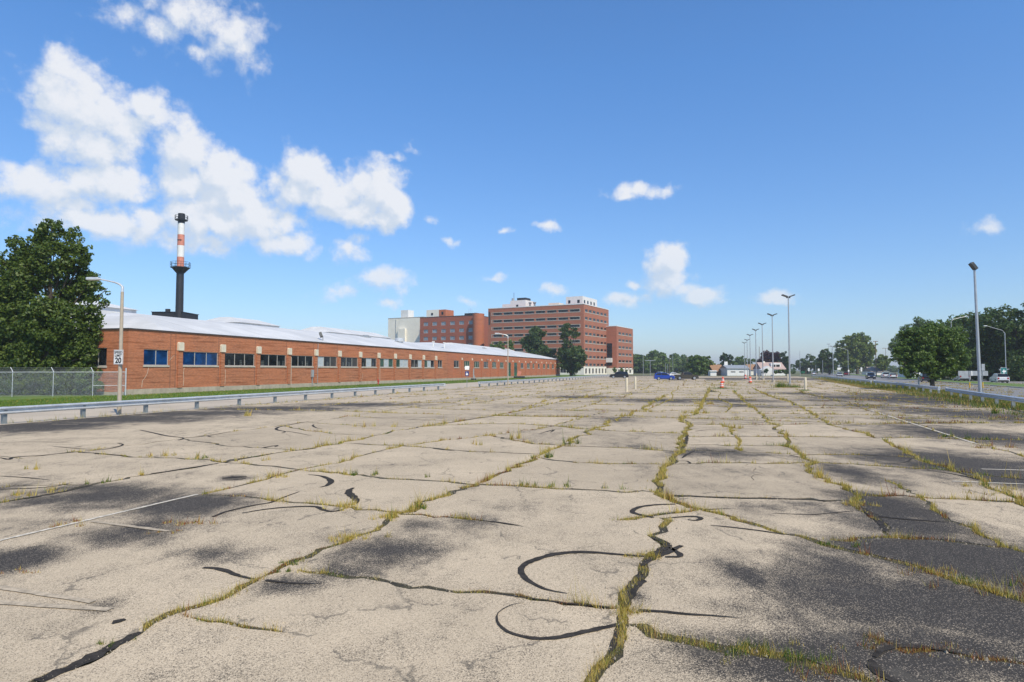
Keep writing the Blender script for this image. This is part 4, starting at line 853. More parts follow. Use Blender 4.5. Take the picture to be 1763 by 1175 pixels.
ac = MB().box(-1, 1, -.6, .6, 0, .9).box(-.7, .7, -.3, .3, .9, 1.1).mesh('roof_unit'); ac.materials.append(M_GREY)
for px_, y in ((640, 14), (706, 9), (716, 11), (884, 9)): link('roof_unit', ac, roof, (tx(px_), y, EAVE+1.6))
p_ = G(641, 664); hyd = thing('fire_hydrant', 'small red hydrant pipe on the grass in front of the brick factory', 'hydrant', W(BX+tx(640), BP_-1.2, .03))
MB().lathe([(0, 0), (.13, 0), (.13, .08), (.09, .1), (.09, .55), (.13, .58), (.13, .64), (.08, .78), (0, .82)], 12).build('barrel', M_REDP, hyd, smooth=True); MB().tube([(-.2, 0, .45), (.2, 0, .45)], .05, 8).build('outlet', M_REDP, hyd)

# ------------------------------------------------------------------ chimney with its boiler house
cy_ = 165.0; cp = GX(306.5, cy_)
chim = thing('smoke_stack', 'tall black chimney with red and white bands and two railed platforms', 'chimney', cp)
def zc(y): return CAMH+(HORIZ-y)*cy_/FPX
def rs(y): return 0.80+(zc(366)-zc(y))/(zc(366)-zc(545))*0.14
def sect(y0, y1, m, nm):
    MB().lathe([(rs(y0), zc(y0)), (rs(y1), zc(y1))], 20).build(nm, m, chim, smooth=True)
MB().lathe([(0, 0), (rs(545)+.1, 0), (rs(545), zc(545)), (rs(460), zc(460))], 20).build('lower_shaft', M_BLACK, chim, smooth=True)
for y0, y1, m, nm in [(459.9,442,M_RED,'red_band'),(442,422,M_WHITE,'white_band'),(422,403,M_RED,'red_band'),(403,383,M_WHITE,'white_band')]: sect(y0, y1, m, nm)
MB().lathe([(rs(383)+.02, zc(383)), (rs(366)+.02, zc(366)), (rs(366)-.2, zc(366)), (rs(366)-.2, zc(372)), (0, zc(372))], 20).build('black_crown', M_BLACK, chim, smooth=True)
for yy, rr, hh in ((460, 2.3, 1.3), (377, 1.5, 1.1)):
    z = zc(yy); mb = MB().lathe([(rs(yy)-.05, z-.12), (rr, z-.12), (rr, z), (rs(yy)-.05, z)], 20)
    if rr > 2: mb.lathe([(rs(yy), z-1.6), (rr-.1, z-.15)], 8)
    pl = mb.build('platform', M_BLACK, chim); rl = MB()
    for k in range(12):
        a = 2*math.pi*k/12; rl.tube([(rr*math.cos(a), rr*math.sin(a), z), (rr*math.cos(a), rr*math.sin(a), z+hh)], .045, 5)
    for q in (.5, 1.0): rl.tube([(rr*math.cos(2*math.pi*k/24), rr*math.sin(2*math.pi*k/24), z+hh*q) for k in range(25)], .04, 5, False)
    rl.build('railing', M_BLACK, pl)
MB().box(-.5, .5, -rs(412)-.06, -rs(412)+.12, zc(413.4), zc(412.2)).build('band_marking', M_INK, chim)
boil = thing('boiler_house', 'low black boiler house under the chimney behind the factory roof', 'building', GX(294, cy_+2))
w_ = 7.7; MB().box(-w_/2, w_/2, -2.5, 6, 0, zc(538)).build('wall', M_BLACK, boil, bevel=.05); MB().box(-w_/2-.15, w_/2+.15, -2.65, 6.15, zc(538), zc(537)).build('parapet', M_BLACK, boil)
MB().lathe([(0, 0), (.6, 0), (.6, .9), (0, .9)], 12).build('roof_vent', M_BLACK, boil, (-1.1, 0, zc(537)))
for k, px_ in enumerate((236, 242, 250)): MB().lathe([(0, -2), (.45, -2), (.45, .6), (.6, .6), (.6, 1.2), (0, 1.3)], 10).build('roof_vent', [M_TILE, M_GREY, M_GREY][k], works, (0, 0, 0)).location = (tx(px_)+26, 30, 8.4)

# ------------------------------------------------------------------ hospital blocks at the end of the lot
HA = math.atan2(.883, .47)
def rows(n, top, sp, h): return [(top-i*sp-h/2, top-i*sp+h/2) for i in range(n)]
C0 = GX(1005.5, 298); HH = 32.5
tower = thing('hospital_tower', 'eight-storey red brick block with ribbon windows and white ground floor', 'building', C0, HA)
L1, L2 = 33.8, 50.7
rw = rows(8, HH-2.75, 3.58, 1.25)
opR = [(1.6+i*5.1, 1.6+i*5.1+3.6, a, b) for a, b in rw for i in range(6)]; opL = [(2.0+i*5.85, 2.0+i*5.85+5.0, a, b) for a, b in rw for i in range(8)]
GF = 3.9
wb = MB(); wall_face(wb, fy, L1, HH, opR, .25, 0, GF); wall_face(wb, fx, L2, HH, opL, .25, 0, GF)
wb.quad((L1, 0, 0), (L1, L2, 0), (L1, L2, HH), (L1, 0, HH)); wb.quad((0, L2, 0), (L1, L2, 0), (L1, L2, HH), (0, L2, HH)); wb.quad((0, 0, HH), (L1, 0, HH), (L1, L2, HH), (0, L2, HH)); wb.build('wall', M_HOSP, tower)
og = [(1.5+i*4.4, 3.9+i*4.4, .5, 3.0) for i in range(7)]
wb = MB(); wall_face(wb, fy, L1, GF, og, .3); wall_face(wb, fx, L2, GF, [(3+i*6, 6+i*6, .9, 2.9) for i in range(7)], .3); wb.build('ground_floor_wall', M_CREAM, tower)['label'] = 'white ground floor wall'
for a, b, c, d in opR: window(tower, fy, a, b, c, d, .16, 1, M_FRAME, M_GLASS, .10)
for a, b, c, d in opL: window(tower, fx, a, b, c, d, .16, 1, M_FRAME, M_GLASS, .10)
for a, b, c, d in og: window(tower, fy, a, b, c, d, .2, 2, M_FRAME, M_GLASS, .12)
for i in range(7): window(tower, fx, 3+i*6, 6+i*6, .9, 2.9, .2, 2, M_FRAME, M_GLASS, .12)
for a, b in rw:
    lb = MB()
    for z in (a-.22, b): lb.box(-.06, .05, 1.7, L2-1.9, z, z+.20)
    for y in (1.7, L2-2.1): lb.box(-.061, .05, y, y+.25, a-.02, b)
    lb.build('ribbon_surround', M_SILL, tower); MB().box(1.3, L1-1.4, -.06, .05, a-.28, a-.01).build('ribbon_sill', M_SILL, tower)
cop = MB().box(-.12, L1+.12, -.12, .3, HH, HH+.35).box(-.12, .3, .3, L2+.1, HH, HH+.35); cop.build('coping', M_WHITE, tower)
dk = MB().box(-.05, .06, L2-1.2, L2-.2, HH-8, HH-1.5); dk.build('vertical_slot', M_TRIM, tower)
def house_box(par, x0, x1, y0, y1, h, m, wins=(), nm='penthouse'):
    o = MB().box(x0, x1, y0, y1, HH-.3, HH+h).build(nm, m, par)
    for (a, b, c, d, face) in wins:
        if face == 'x': MB().box(x0-.05, x0+.02, a, b, HH+c, HH+d).build('window', M_GLASS, o)
        else: MB().box(a, b, y0-.05, y0+.02, HH+c, HH+d).build('window', M_GLASS, o)
    return o
house_box(tower, 5, 24, 2.5, 11.0, 4.4, M_WHITE, [(8.7,9.8,1.2,2.7,'x'),(4.0,5.2,1.2,2.7,'x')]+[(6.5+k*4.2, 8.2+k*4.2, 1.2, 2.7, 'y') for k in range(4)])
p2 = house_box(tower, 6, 16, 33, 41.5, 4.2, M_WHITE, [(37,38.2,.8,2.0,'x')]); MB().box(6.5, 12, 33.2, 38.0, HH+4.2, HH+5.4).build('roof_tank', M_BLACK, p2)
house_box(tower, 6, 14, 41.6, 46, 2.6, M_WHITE); MB().lathe([(0, 0), (.7, 0), (.7, 1.3), (0, 1.5)], 10).build('dish', M_GREY, tower, (8, 41, HH+4.2)); MB().tube([(0, 0, 0), (0, 0, 4.2)], .1, 5).build('mast', M_BLACK, tower, (8, 40.5, HH+4.2))
house_box(tower, 8, 14, 16, 21.5, 2.2, M_CREAM, nm='roof_plant')
for y in (28.5, 31.0): MB().lathe([(0, 0), (.5, 0), (.5, 2.2), (.8, 2.4), (.8, 3.0), (0, 3.0)], 8).build('exhaust_stack', M_STEELD, tower, (7, y, HH))
# annex on the right
A0 = GX(1062, 322); AH = CAMH+(HORIZ-562)*322/FPX
annex = thing('hospital_annex', 'lower six-storey brick annex at the right end of the hospital', 'building', A0, HA)
ra = rows(6, AH-3.3, 3.5, 1.2); La, Lb = 26.5, 7.5
oa = [(3.0+i*5.6, 3.0+i*5.6+4.2, a, b) for a, b in ra for i in range(4)]
wb = MB(); wall_face(wb, fy, La, AH, oa, .25, 0, 3.2); wb.quad((0, 0, 3.2), (0, Lb, 3.2), (0, Lb, AH), (0, 0, AH)); wb.quad((La, 0, 0), (La, 20, 0), (La, 20, AH), (La, 0, AH)); wb.quad((0, 0, AH), (La, 0, AH), (La, 20, AH), (0, Lb, AH)); wb.build('wall', M_HOSP, annex)
wb = MB(); og = [(2+i*6.0, 5+i*6.0, .6, 2.6) for i in range(4)]; wall_face(wb, fy, La, 3.2, og, .25); wb.quad((0, 0, 0), (0, Lb, 0), (0, Lb, 3.2), (0, 0, 3.2)); wb.build('ground_floor_wall', M_CREAM, annex)
for a, b, c, d in oa: window(annex, fy, a, b, c, d, .16, 1, M_FRAME, M_GLASS, .10)
for a, b, c, d in og: window(annex, fy, a, b, c, d, .16, 2, M_FRAME, M_GLASS, .12)
for a, b in ra: MB().box(2.6, La-1.4, -.06, .05, a-.28, a-.01).build('ribbon_sill', M_SILL, annex)
MB().box(-.1, La+.1, -.1, .3, AH, AH+.3).box(-.1, .3, .3, Lb, AH, AH+.3).build('coping', M_WHITE, annex)
lk = MB().box(-.12, .0, 2.4, 5.0, 4.5, 15.5).build('glazed_stair', M_GLASS, annex); MB().box(-1.2, -.13, 2.2, 5.2, 6.0, 8.2).build('canopy_box', M_WHITE, lk)
# brick warehouse with punched windows, round stair tower and the cream block to its left
Y2 = 345.0; B0 = GX(818, Y2); MH = CAMH+(HORIZ-543)*Y2/FPX
mid = thing('brick_warehouse', 'dark red brick block with rows of pale windows and a round stair tower', 'building', B0, HA)
Lm = 36.0; rm = rows(6, MH-3.7, 4.05, 2.0)
om = [(1.2+i*5.85, 4.3+i*5.85, a, b) for a, b in rm for i in range(6)]
wb = MB(); wall_face(wb, fx, Lm, MH, om, .3); wb.quad((0, Lm, 0), (22, Lm, 0), (22, Lm, MH), (0, Lm, MH)); wb.quad((0, 0, 0), (22, 0, 0), (22, 0, MH), (0, 0, MH)); wb.quad((0, 0, MH), (22, 0, MH), (22, Lm, MH), (0, Lm, MH)); wb.build('wall', M_HOSPD, mid)
for a, b, c, d in om: window(mid, fx, a, b, c, d, .2, 1, M_FRAME, M_GLASSL, .14)
MB().lathe([(3.1, 0), (3.1, MH+.6), (2.8, MH+.6), (2.8, MH+.2), (0, MH+.2)], 24).build('stair_tower', M_BRICK2, mid, (-1.0, -2.6, 0), smooth=True)
MB().box(-.12, 22.1, -.1, Lm+.1, MH, MH+.25).build('coping', M_TRIM, mid)
hh_ = CAMH+(HORIZ-530)*(Y2+6)/FPX
o = MB().box(4, 12, 26.0, 34.5, MH, hh_).build('penthouse', M_CREAM, mid); MB().box(3.94, 12.05, 21.5, 25.99, MH, hh_-.2).build('brick_end', M_BRICK2, o); MB().box(3.85, 3.99, 30, 31.2, hh_-3, hh_-1.8).build('window', M_GLASS, o); MB().box(3.85, 3.93, 23, 24.2, hh_-3, hh_-1.4).build('window', M_GLASS, o)
MB().box(2, 8, .5, 8, MH, MH+1.5).build('cooling_unit', M_BLACK, mid)
for y in (5.5, 6.5, 4.6): MB().tube([(4, y, MH+1.5), (4, y, MH+4.2)], .06, 4).build('aerial', M_GREY, mid)
Y3 = 372.0; D0 = GX(723.5, Y3); DH = CAMH+(HORIZ-546.5)*Y3/FPX
cream = thing('cream_block', 'windowless cream concrete block left of the red brick warehouse', 'building', D0, HA)
Lc = 23.4; MB().box(0, 20, -2, Lc, 0, DH).build('wall', M_CREAM, cream); MB().box(-.1, 20.1, -2.1, Lc+.1, DH, DH+.3).build('coping', M_SILL, cream)
MB().box(1.5, 7, 10.0, 15.2, DH+.3, CAMH+(HORIZ-532)*Y3/FPX).build('lift_housing', M_WHITE, cream); MB().box(-.14, .0, 17.6, 17.95, 8, DH-.6).build('downpipe', M_GREY, cream); MB().box(-1.2, .0, 10.2, 15.4, 0, DH-6.2).build('lower_bay', M_CREAM, cream)

# ------------------------------------------------------------------ guardrails
WB = [(.01, .41), (-.05, .435), (-.085, .46), (-.085, .49), (.02, .54), (.02, .60), (-.085, .655), (-.085, .685), (-.05, .71), (.01, .735)]
post_m = MB().box(-.075, .075, .02, .20, -.1, .74).mesh('post'); post_m.materials.append(M_WOOD if False else M_STEELD)
def guardrail(label, pts, side, spacing, ends=(True, True), group='guardrails', zoff=0.0):
    """W-beam on posts along pts; side +1 puts the posts to the left of travel"""
    base = pts[0]; o = thing('guardrail', label, 'guardrail', (base.x, base.y, 0), 0, group)
    P2 = [Vector((p.x-base.x, p.y-base.y)) for p in pts]; mb = MB(); n = len(WB)
    for i, p in enumerate(P2):
        d = (P2[min(i+1, len(P2)-1)]-P2[max(i-1, 0)]).normalized(); nv = Vector((-d.y, d.x))*side
        for (dd, z) in WB: q = p+nv*dd; mb.v.append((q.x, q.y, z+zoff))
        if i:
            for k in range(n-1): a = (i-1)*n+k; mb.f.append((a, a+1, a+n+1, a+n))
    mb.build('rail', M_STEEL, o); tot = 0; nxt = .4
    for a, b in zip(P2[:-1], P2[1:]):
        L = (b-a).length; d = (b-a)/L
        while nxt <= tot+L:
            q = a+d*(nxt-tot); link('post', post_m, o, (q.x, q.y, zoff), math.atan2(d.y, d.x)+(0 if side > 0 else math.pi)); nxt += spacing
        tot += L
    for e, (p, q) in zip(ends, ((P2[0], P2[1]), (P2[-1], P2[-2]))):
        if e:
            d = (p-q).normalized(); nv = Vector((-d.y, d.x)); M = Matrix(((d.x, nv.x, 0, p.x), (d.y, nv.y, 0, p.y), (0, 0, 1, zoff), (0, 0, 0, 1)))
            MB().box(-.05, .30, -.10, .10, .40, .75, M).build('end_shoe', M_STEEL, o, bevel=.02)
    return o
s_end = (G(789, 671.5).xy).dot(U); s_b = G(836, 667).xy.dot(U)
guardrail('long galvanised guardrail in front of the near end of the brick factory', [W(2+k*4, 29.0) for k in range(int((s_end-2)/4)+1)]+[W(s_end, 28.7)], 1, 3.81, (False, True))
guardrail('galvanised guardrail beyond the gap, running to the far end of the lot', [W(s_b, 28.2)]+[W(s_b+6+k*6, 28.0) for k in range(26)], 1, 3.81, (True, True))
guardrail('guardrail at the right edge of the photo beside the road', [RD(-24, -.6), RD(-10, -.3), RD(0, 0), RD(12, .4), RD(23.5, .9)], -1, 3.81, (False, True))
guardrail('guardrail passing behind the round tree at the right', [RD(27, .9), RD(40, 1.0), RD(55, .6), RD(66, .2)], -1, 3.81, (True, True))
guardrail('far guardrail curving along the road behind the tall lamp pole', [RD(69.5, .1), RD(90, -.5), RD(112, -1.0), RD(140, -1.5), RD(175, -4)], -1, 5.7, (True, False))

# ------------------------------------------------------------------ lamps and poles
def tilt_root(o, dx): o.rotation_euler = (0, -dx, 0)
def cobra_lamp(px_, py_, label, h, arm, r=.11, m=M_POLEC, up=.25, flip=-1, Y=None, slim=False):
    b = G(px_, py_) if Y is None else GX(px_, Y); o = thing('street_lamp', label, 'street lamp', b, 0, 'street lamps with one arm')
    MB().tube([(0, 0, -.1), (0, 0, h)], [r, r*.72], 10).build('pole', m, o, smooth=True)
    a = [(0, 0, h-.02), (0, 0, h+.28), (flip*.16, 0, h+.42), (flip*.45, 0, h+.45+up*.3), (flip*arm, 0, h+.45+up)]
    MB().tube(a, [.075, .07, .055, .045, .04], 8).build('arm', M_STEEL, o, smooth=True)
    e = flip*arm; MB().box(min(e, e+flip*.65), max(e, e+flip*.65), -.14, .14, h+.38+up, h+.53+up).build('lamp_head', M_STEEL, o, bevel=.04)
    return o
lp1 = cobra_lamp(205, 713.5, 'beige concrete lamp post carrying the speed limit sign', 6.5, 1.25)
lp2 = cobra_lamp(874.5, 664.5, 'beige lamp post beside the far guardrail, in front of the hospital', 7.0, 1.3, .09)
cobra_lamp(1460.5, 646, 'grey lamp post with curved arm in front of the tall green trees', 9.0, 3.2, .10, M_POLE, .9, -1, Y=235)
cobra_lamp(1732, 655, 'grey roadside lamp post above the teal sign at the right', 9.5, 3.6, .10, M_POLE, 1.3, -1, Y=132)
o = cobra_lamp(1640, 655, 'roadside lamp whose curved arm shows above the round tree', 12.5, 3.2, .10, M_POLE, .9, 1, Y=140)
# high twin-headed lot lamps
def twin_mesh(H):
    pole = MB().tube([(0, 0, .35), (0, 0, H)], [.125, .075], 10).mesh('pole'); pole.materials.append(M_POLE)
    ft = MB().lathe([(0, -.1), (.30, -.1), (.30, .42), (.26, .45), (0, .45)], 14).mesh('concrete_foot'); ft.materials.append(M_CONC)
    hd = MB()
    br = MB().box(-.28, .28, -.05, .05, H-.12, H+.02).mesh('bracket'); br.materials.append(M_HEAD)
    hd.box(.16, .92, -.26, .26, -.06, .09); hm = hd.mesh('lamp_head'); hm.materials.append(M_HEAD)
    return pole, ft, br, hm
TWH = 12.5; tw = twin_mesh(TWH)
def twin(px_, Y, label, lean=0.0):
    o = thing('lot_lamp', label, 'lamp pole', GX(px_, Y), 0, 'twin-headed lamp poles in the lot')
    link('concrete_foot', tw[1], o); p = link('pole', tw[0], o); link('bracket', tw[2], o)
    for k in (0, 1):
        h = link('lamp_head', tw[3], o, (0, 0, TWH)); h.rotation_euler = (0, R(-20), math.pi*k)
    p.rotation_euler = (0, lean, 0); return o
ORD = ['nearest and tallest of the row', 'second from the front of the row', 'third from the front of the row', 'fourth from the front of the row', 'fifth from the front of the row', 'sixth from the front of the row', 'farthest and smallest of the row']
for i, (x, Y) in enumerate([(1359.5,90.8),(1331,121.5),(1313.5,145.7),(1302,167),(1292,192),(1287,223),(1282.3,247)]): twin(x, Y, 'twin-headed lot lamp pole, '+ORD[i])
fb = G(1688, 685.5); fp = thing('flood_lamp', 'tall single floodlight pole standing by the right-hand guardrail', 'lamp pole', fb)
FH = 10.75; MB().tube([(0, 0, .3), (-.16, 0, FH)], [.14, .085], 12).build('pole', M_POLE, fp, smooth=True); MB().box(-.30, .30, -.30, .30, -.1, .32).build('concrete_foot', M_BOLL, fp, bevel=.04)
MB().box(-.34, .34, -.2, .2, -.08, .20, Matrix.Translation((-.30, 0, FH+.28)) @ Matrix.Rotation(R(52), 4, 'Y')).build('lamp_head', M_HEAD, fp, bevel=.03); MB().tube([(-.16, 0, FH-.05), (-.22, 0, FH+.2)], .05, 6).build('bracket', M_HEAD, fp)
def plain_pole(px_, Y, ytop, label, r=.09, m=M_POLE, cross=0, name='lamp_pole', cat='pole', zc_=None):
    H = CAMH+(HORIZ-ytop)*Y/FPX; o = thing(name, label, cat, GX(px_, Y)); MB().tube([(0, 0, -.1), (0, 0, H)], [r, r*.7], 8).build('pole', m, o, smooth=True)
    if cross > 0: MB().box(-cross/2, cross/2, -.07, .07, H-.12, H+.08).build('cross_arm', m, o)
    if cross and m is not M_WOOD:
        for s in (-1, 1): MB().box(s*cross/2-.3, s*cross/2+.3, -.2, .2, H+.0801, H+.22).build('lamp_head', M_GREY, o)
    return o
plain_pole(1107.5, 300, 611, 'thin lamp pole right of the hospital annex', .12); plain_pole(1119.5, 285, 621, 'T-shaped twin lamp pole in front of the far woods', .13, cross=4.2)
plain_pole(1146, 330, 625, 'short lamp pole behind the blue car', .12); plain_pole(1149.5, 345, 627, 'slim pole just right of the short lamp pole behind the blue car', .12)
plain_pole(1153, 390, 613, 'brown wooden utility pole behind the blue car', .14, M_WOOD, 0, 'utility_pole'); plain_pole(1158.5, 420, 609, 'tall faint pole against the far woods', .12); plain_pole(1183, 300, 614, 'wooden utility pole left of the round green trees', .13, M_WOOD, 0, 'utility_pole')
plain_pole(1307.8, 320, 597, 'tall wooden utility pole behind the white house', .17, M_WOOD, 0, 'utility_pole'); plain_pole(1377.5, 260, 605, 'thin pole right of the dark conifer', .10); plain_pole(1404.5, 290, 629, 'short thin pole beside the road signs', .09); plain_pole(1416.5, 245, 620, 'thin pole left of the tall grey pole', .09)
plain_pole(1434.5, 178, 597, 'tall grey pole at the end of the far guardrail', .11, cross=-1); plain_pole(1427.5, 330, 593, 'lamp pole rising above the tall green trees, left one', .11, cross=1.2); plain_pole(1432, 320, 597, 'lamp pole rising above the tall green trees, right one', .11, cross=1.0)
plain_pole(1508.5, 215, 588, 'wooden utility pole in front of the tall green trees', .16, M_WOOD, 1.6, 'utility_pole'); plain_pole(1525.5, 330, 600, 'distant utility pole between the tall trees and the round tree', .12, M_WOOD, 3.6, 'utility_pole'); plain_pole(1581, 82, 636, 'short white post just left of the round tree trunk', .10, M_WHITE, 0, 'post', 'post')
plain_pole(1048+212-7, 236, 646.0, 'low stake beside the drums', .05, M_WOOD, 0, 'stake', 'stake') if False else None
pw = GX(178, 61.2); o = thing('vent_pole', 'thin white pole standing by the end wall of the brick factory', 'pole', pw); MB().tube([(0, 0, 1.6), (.05, 0, 5.6)], .06, 8).build('pole', M_WHITE, o); MB().lathe([(.11, 0), (.11, .25), (0, .3)], 8).build('cap', M_GREY, o, (.05, 0, 5.55)); MB().tube([(0, 0, -.1), (0, 0, 1.65)], .065, 8).build('base_pipe', M_GREY, o)

# ------------------------------------------------------------------ signs
def sign_plate(w, h, m, t=.01): return MB().box(-w/2, w/2, -t/2, t/2, -h/2, h/2)
slp = G(205, 713.5); sg = thing('speed_limit_sign', 'white speed limit 20 sign strapped to the lamp post', 'sign', (slp.x-.03, slp.y-.14, 3.02), R(-14))
MB().box(-.30, .30, -.006, .006, -.39, .39).build('plate', M_SIGNW, sg); bd = MB()
for x0, x1, z0, z1 in ((-.285, .285, .362, .375), (-.285, .285, -.375, -.362), (-.285, -.272, -.361, .361), (.272, .285, -.361, .361)): bd.box(x0, x1, -.010, -.0062, z0, z1)
bd.build('border', M_INK, sg)
text_mesh('lettering', 'SPEED', .185, M_INK, sg, Matrix.Translation((0, -.012, .245)) @ FACE_CAM, .003, .003); text_mesh('lettering', 'LIMIT', .185, M_INK, sg, Matrix.Translation((0, -.012, .075)) @ FACE_CAM, .003, .003); text_mesh('lettering', '20', .40, M_INK, sg, Matrix.Translation((0, -.012, -.185)) @ FACE_CAM, .003, .012)
MB().box(-.12, .12, .006, .03, .18, .22).box(-.12, .12, .006, .03, -.22, -.18).build('strap', M_STEEL, sg)
hp = W(G(834, 668).xy.dot(U), 29.0); hs_ = thing('parking_sign', 'blue wheelchair parking sign under a white plate by the guardrail gap', 'sign', hp, R(8))
MB().tube([(0, 0, -.1), (0, 0, 2.9)], .04, 6).build('post', M_STEELD, hs_); MB().box(-.24, .24, -.06, -.045, 1.55, 2.15).build('blue_plate', M_SIGNB, hs_); MB().box(-.28, .28, -.06, -.045, 2.35, 2.85).build('white_plate', M_SIGNW, hs_)
wc = MB().lathe([(.0, 0), (.13, 0), (.13, .004), (0, .004)], 14); wcm = [(x, -.064-z, y) for x, y, z in wc.v]; wc.v = [(x-.02, y, z+1.76) for x, y, z in wcm]; wc.box(-.05, -.01, -.069, -.0605, 1.8, 2.0).box(-.05, .1, -.069, -.0605, 1.86, 1.90).box(.06, .15, -.069, -.0605, 1.66, 1.70).box(.06, .10, -.069, -.0605, 1.66, 1.86).box(-.06, .0, -.069, -.0605, 2.02, 2.08); wc.build('wheelchair_symbol', M_SIGNW, hs_)
def post_sign(px_, Y, y0, y1, wpx, label, m, name='road_sign', back=False, posts=1, rz=0.0, group=None):
    k = Y/FPX; z0, z1 = CAMH+(HORIZ-y1)*k, CAMH+(HORIZ-y0)*k; w = wpx*k; o = thing(name, label, 'sign', GX(px_, Y), rz, group)
    MB().box(-w/2, w/2, -.03, -.01, z0, z1).build('plate', m, o)
    for i in range(posts):
        x = 0 if posts == 1 else (-w*.3 if i == 0 else w*.3); MB().tube([(x, 0, -.1), (x, 0, z1-.02)], .035, 6).build('post', M_STEELD, o)
    return o
gs = thing('guide_sign', 'wide grey sign board seen from behind on two posts by the guardrail', 'sign', GX(1676, 63.0)); k = 63.0/FPX
MB().box(-26*k, 25*k, .02, .05, CAMH-10.2*k, CAMH-2*k).build('board', M_GREY, gs); MB().box(-4*k, -2.5*k, -.02, .019, CAMH-10.2*k, CAMH-2*k).build('stiffener', M_SIGNW, gs); MB().box(14*k, 19.5*k, -.02, .015, CAMH-2*k+.02, CAMH+10*k).build('upright_plate', M_GREY, gs)
for x in (-7.5*k, 15*k): MB().tube([(x, 0, -.1), (x, 0, CAMH-2*k)], .035, 6).build('post', M_STEELD, gs); MB().tube([(x, -.012, .6), (x, -.012, 1.15)], .055, 8).build('reflector_sleeve', M_YEL, gs)
ts = thing('teal_sign', 'square teal guide sign with white emblem below the right-hand lamp post', 'sign', GX(1728, 118)); k = 118/FPX
z0, z1 = CAMH-9.5*k, CAMH+4*k; MB().box(-5.6*k, 5.6*k, -.03, .0, z0, z1).build('plate', M_STEELD, ts); MB().box(-4.6*k, 4.6*k, -.05, -.031, z0+.1, z1-.1).build('teal_panel', M_TEAL, ts); zc2 = (z0+z1)/2
MB().box(-.30, .16, -.07, -.051, zc2-.09, zc2+.09).box(-.1, .08, -.068, -.0512, zc2-.32, zc2+.32).quad((.16, -.069, zc2-.24), (.16, -.069, zc2+.24), (.4, -.069, zc2)).build('emblem', M_SIGNW, ts); MB().tube([(0, .04, -.1), (0, .04, z1)], .05, 6).build('post', M_STEELD, ts)
post_sign(1392.5, 300, 634, 639.5, 2.6, 'small white road sign left of the thin pole', M_SIGNW); post_sign(1409.5, 280, 635, 639, 3.0, 'small white sign right of the short thin pole', M_SIGNW); post_sign(1444.5, 240, 633.5, 637, 5.6, 'white rectangular sign on two posts', M_SIGNW, posts=2); post_sign(1461, 232, 637, 640.5, 2.4, 'small white sign low on the curved lamp post', M_SIGNW); post_sign(1483, 215, 633, 640, 2.6, 'tall narrow white sign left of the dark car', M_SIGNW); post_sign(1382.5, 250, 639.5, 642.5, 6.5, 'low green street name board beside the thin pole', M_SIGNG)
post_sign(1250, 262, 623, 629.3, 5.8, 'square pale sign raised above the white shed', M_SIGNW, 'square_sign'); post_sign(816.5, 128, 647, 652, 2.2, 'small grey sign on the lawn before the factory', M_GREY)

# ------------------------------------------------------------------ bollards and drums
bo = MB().lathe([(0, -.1), (.13, -.1), (.13, 1.40), (.11, 1.46), (.06, 1.49), (0, 1.5)], 14)
bm_ = bo.mesh('bollard'); bm_.materials.append(M_BOLL); bm_.polygons.foreach_set('use_smooth', [True]*len(bm_.polygons)); bm_.set_sharp_from_angle(angle=R(50))
for x, y, lb in [(1079,674.5,'cream bollard left of the blue car, nearer of the pair'),(1093.8,670,'cream bollard left of the blue car, farther of the pair'),(1386.8,672.5,'single cream bollard right of the nearest twin lamp'),(1307,655,'cream bollard beside the third twin lamp pole'),(1302.6,654,'cream bollard between the third and fourth lamp poles'),(1356.3,657.3,'pale bollard directly behind the nearest twin lamp')]:
    tag(link('bollard', bm_, None, G(x, y)), lb, 'bollard', 'cream bollards')
def drum(px_, py_, label, sc=1.0):
    o = thing('traffic_drum', label, 'drum', G(px_, py_), 0, 'orange traffic drums'); o.scale = (sc,)*3
    MB().lathe([(0, -.02), (.36, -.02), (.36, .05), (.30, .06), (.30, .1)], 16).build('rubber_base', M_INK, o)
    z = .1; rr = .29
    for i, (h, m) in enumerate([(.24, M_ORANGE), (.14, M_DWHITE), (.15, M_ORANGE), (.14, M_DWHITE), (.22, M_ORANGE)]):
        r1 = rr-.018; MB().lathe([(rr, z), (r1, z+h)], 16).build('orange_band' if m is M_ORANGE else 'white_band', m, o, smooth=True); z += h; rr = r1
    MB().lathe([(rr, z), (rr-.06, z+.04), (0, z+.05)], 16).build('lid', M_ORANGE, o); MB().box(-.12, .12, -.02, .02, z+.05, z+.13).build('handle', M_ORANGE, o)
drum(1242.7, 669, 'orange and white drum nearest the camera, in a tuft of weeds', .82); drum(1244.6, 659.5, 'orange and white drum just behind the nearest drum', .95); drum(1291.7, 659.6, 'orange and white drum left of the fourth lamp pole'); drum(1283.5, 653.0, 'small distant orange drum at the foot of the farthest lamp poles')

# ------------------------------------------------------------------ chain-link fence by the big tree
A_, B_ = GX(-260, 53.0), GX(217, 58.3); fd = (B_-A_); FL = fd.length; FHt = 2.15
fence = thing('chain_link_fence', 'grey chain-link fence with slanted top arms in front of the big tree', 'fence', A_, math.atan2(fd.y, fd.x))
wires = MB(); sp = .10; r = .0045
for k in range(int((FL+FHt)/sp)):
    x = -FHt+k*sp
    for s in (1, -1):
        x0, x1, z0, z1 = (x, x+FHt, 0.05, FHt) if s == 1 else (x, x+FHt, FHt, 0.05)
        if x0 < 0: t_ = (0-x0)/(x1-x0); z0 = z0+(z1-z0)*t_; x0 = 0
        if x1 > FL: t_ = (FL-x0)/(x1-x0); z1 = z0+(z1-z0)*t_; x1 = FL
        if x1-x0 < .05: continue
        wires.quad((x0, s*.004, z0-r), (x1, s*.004, z1-r), (x1, s*.004, z1+r), (x0, s*.004, z0+r))
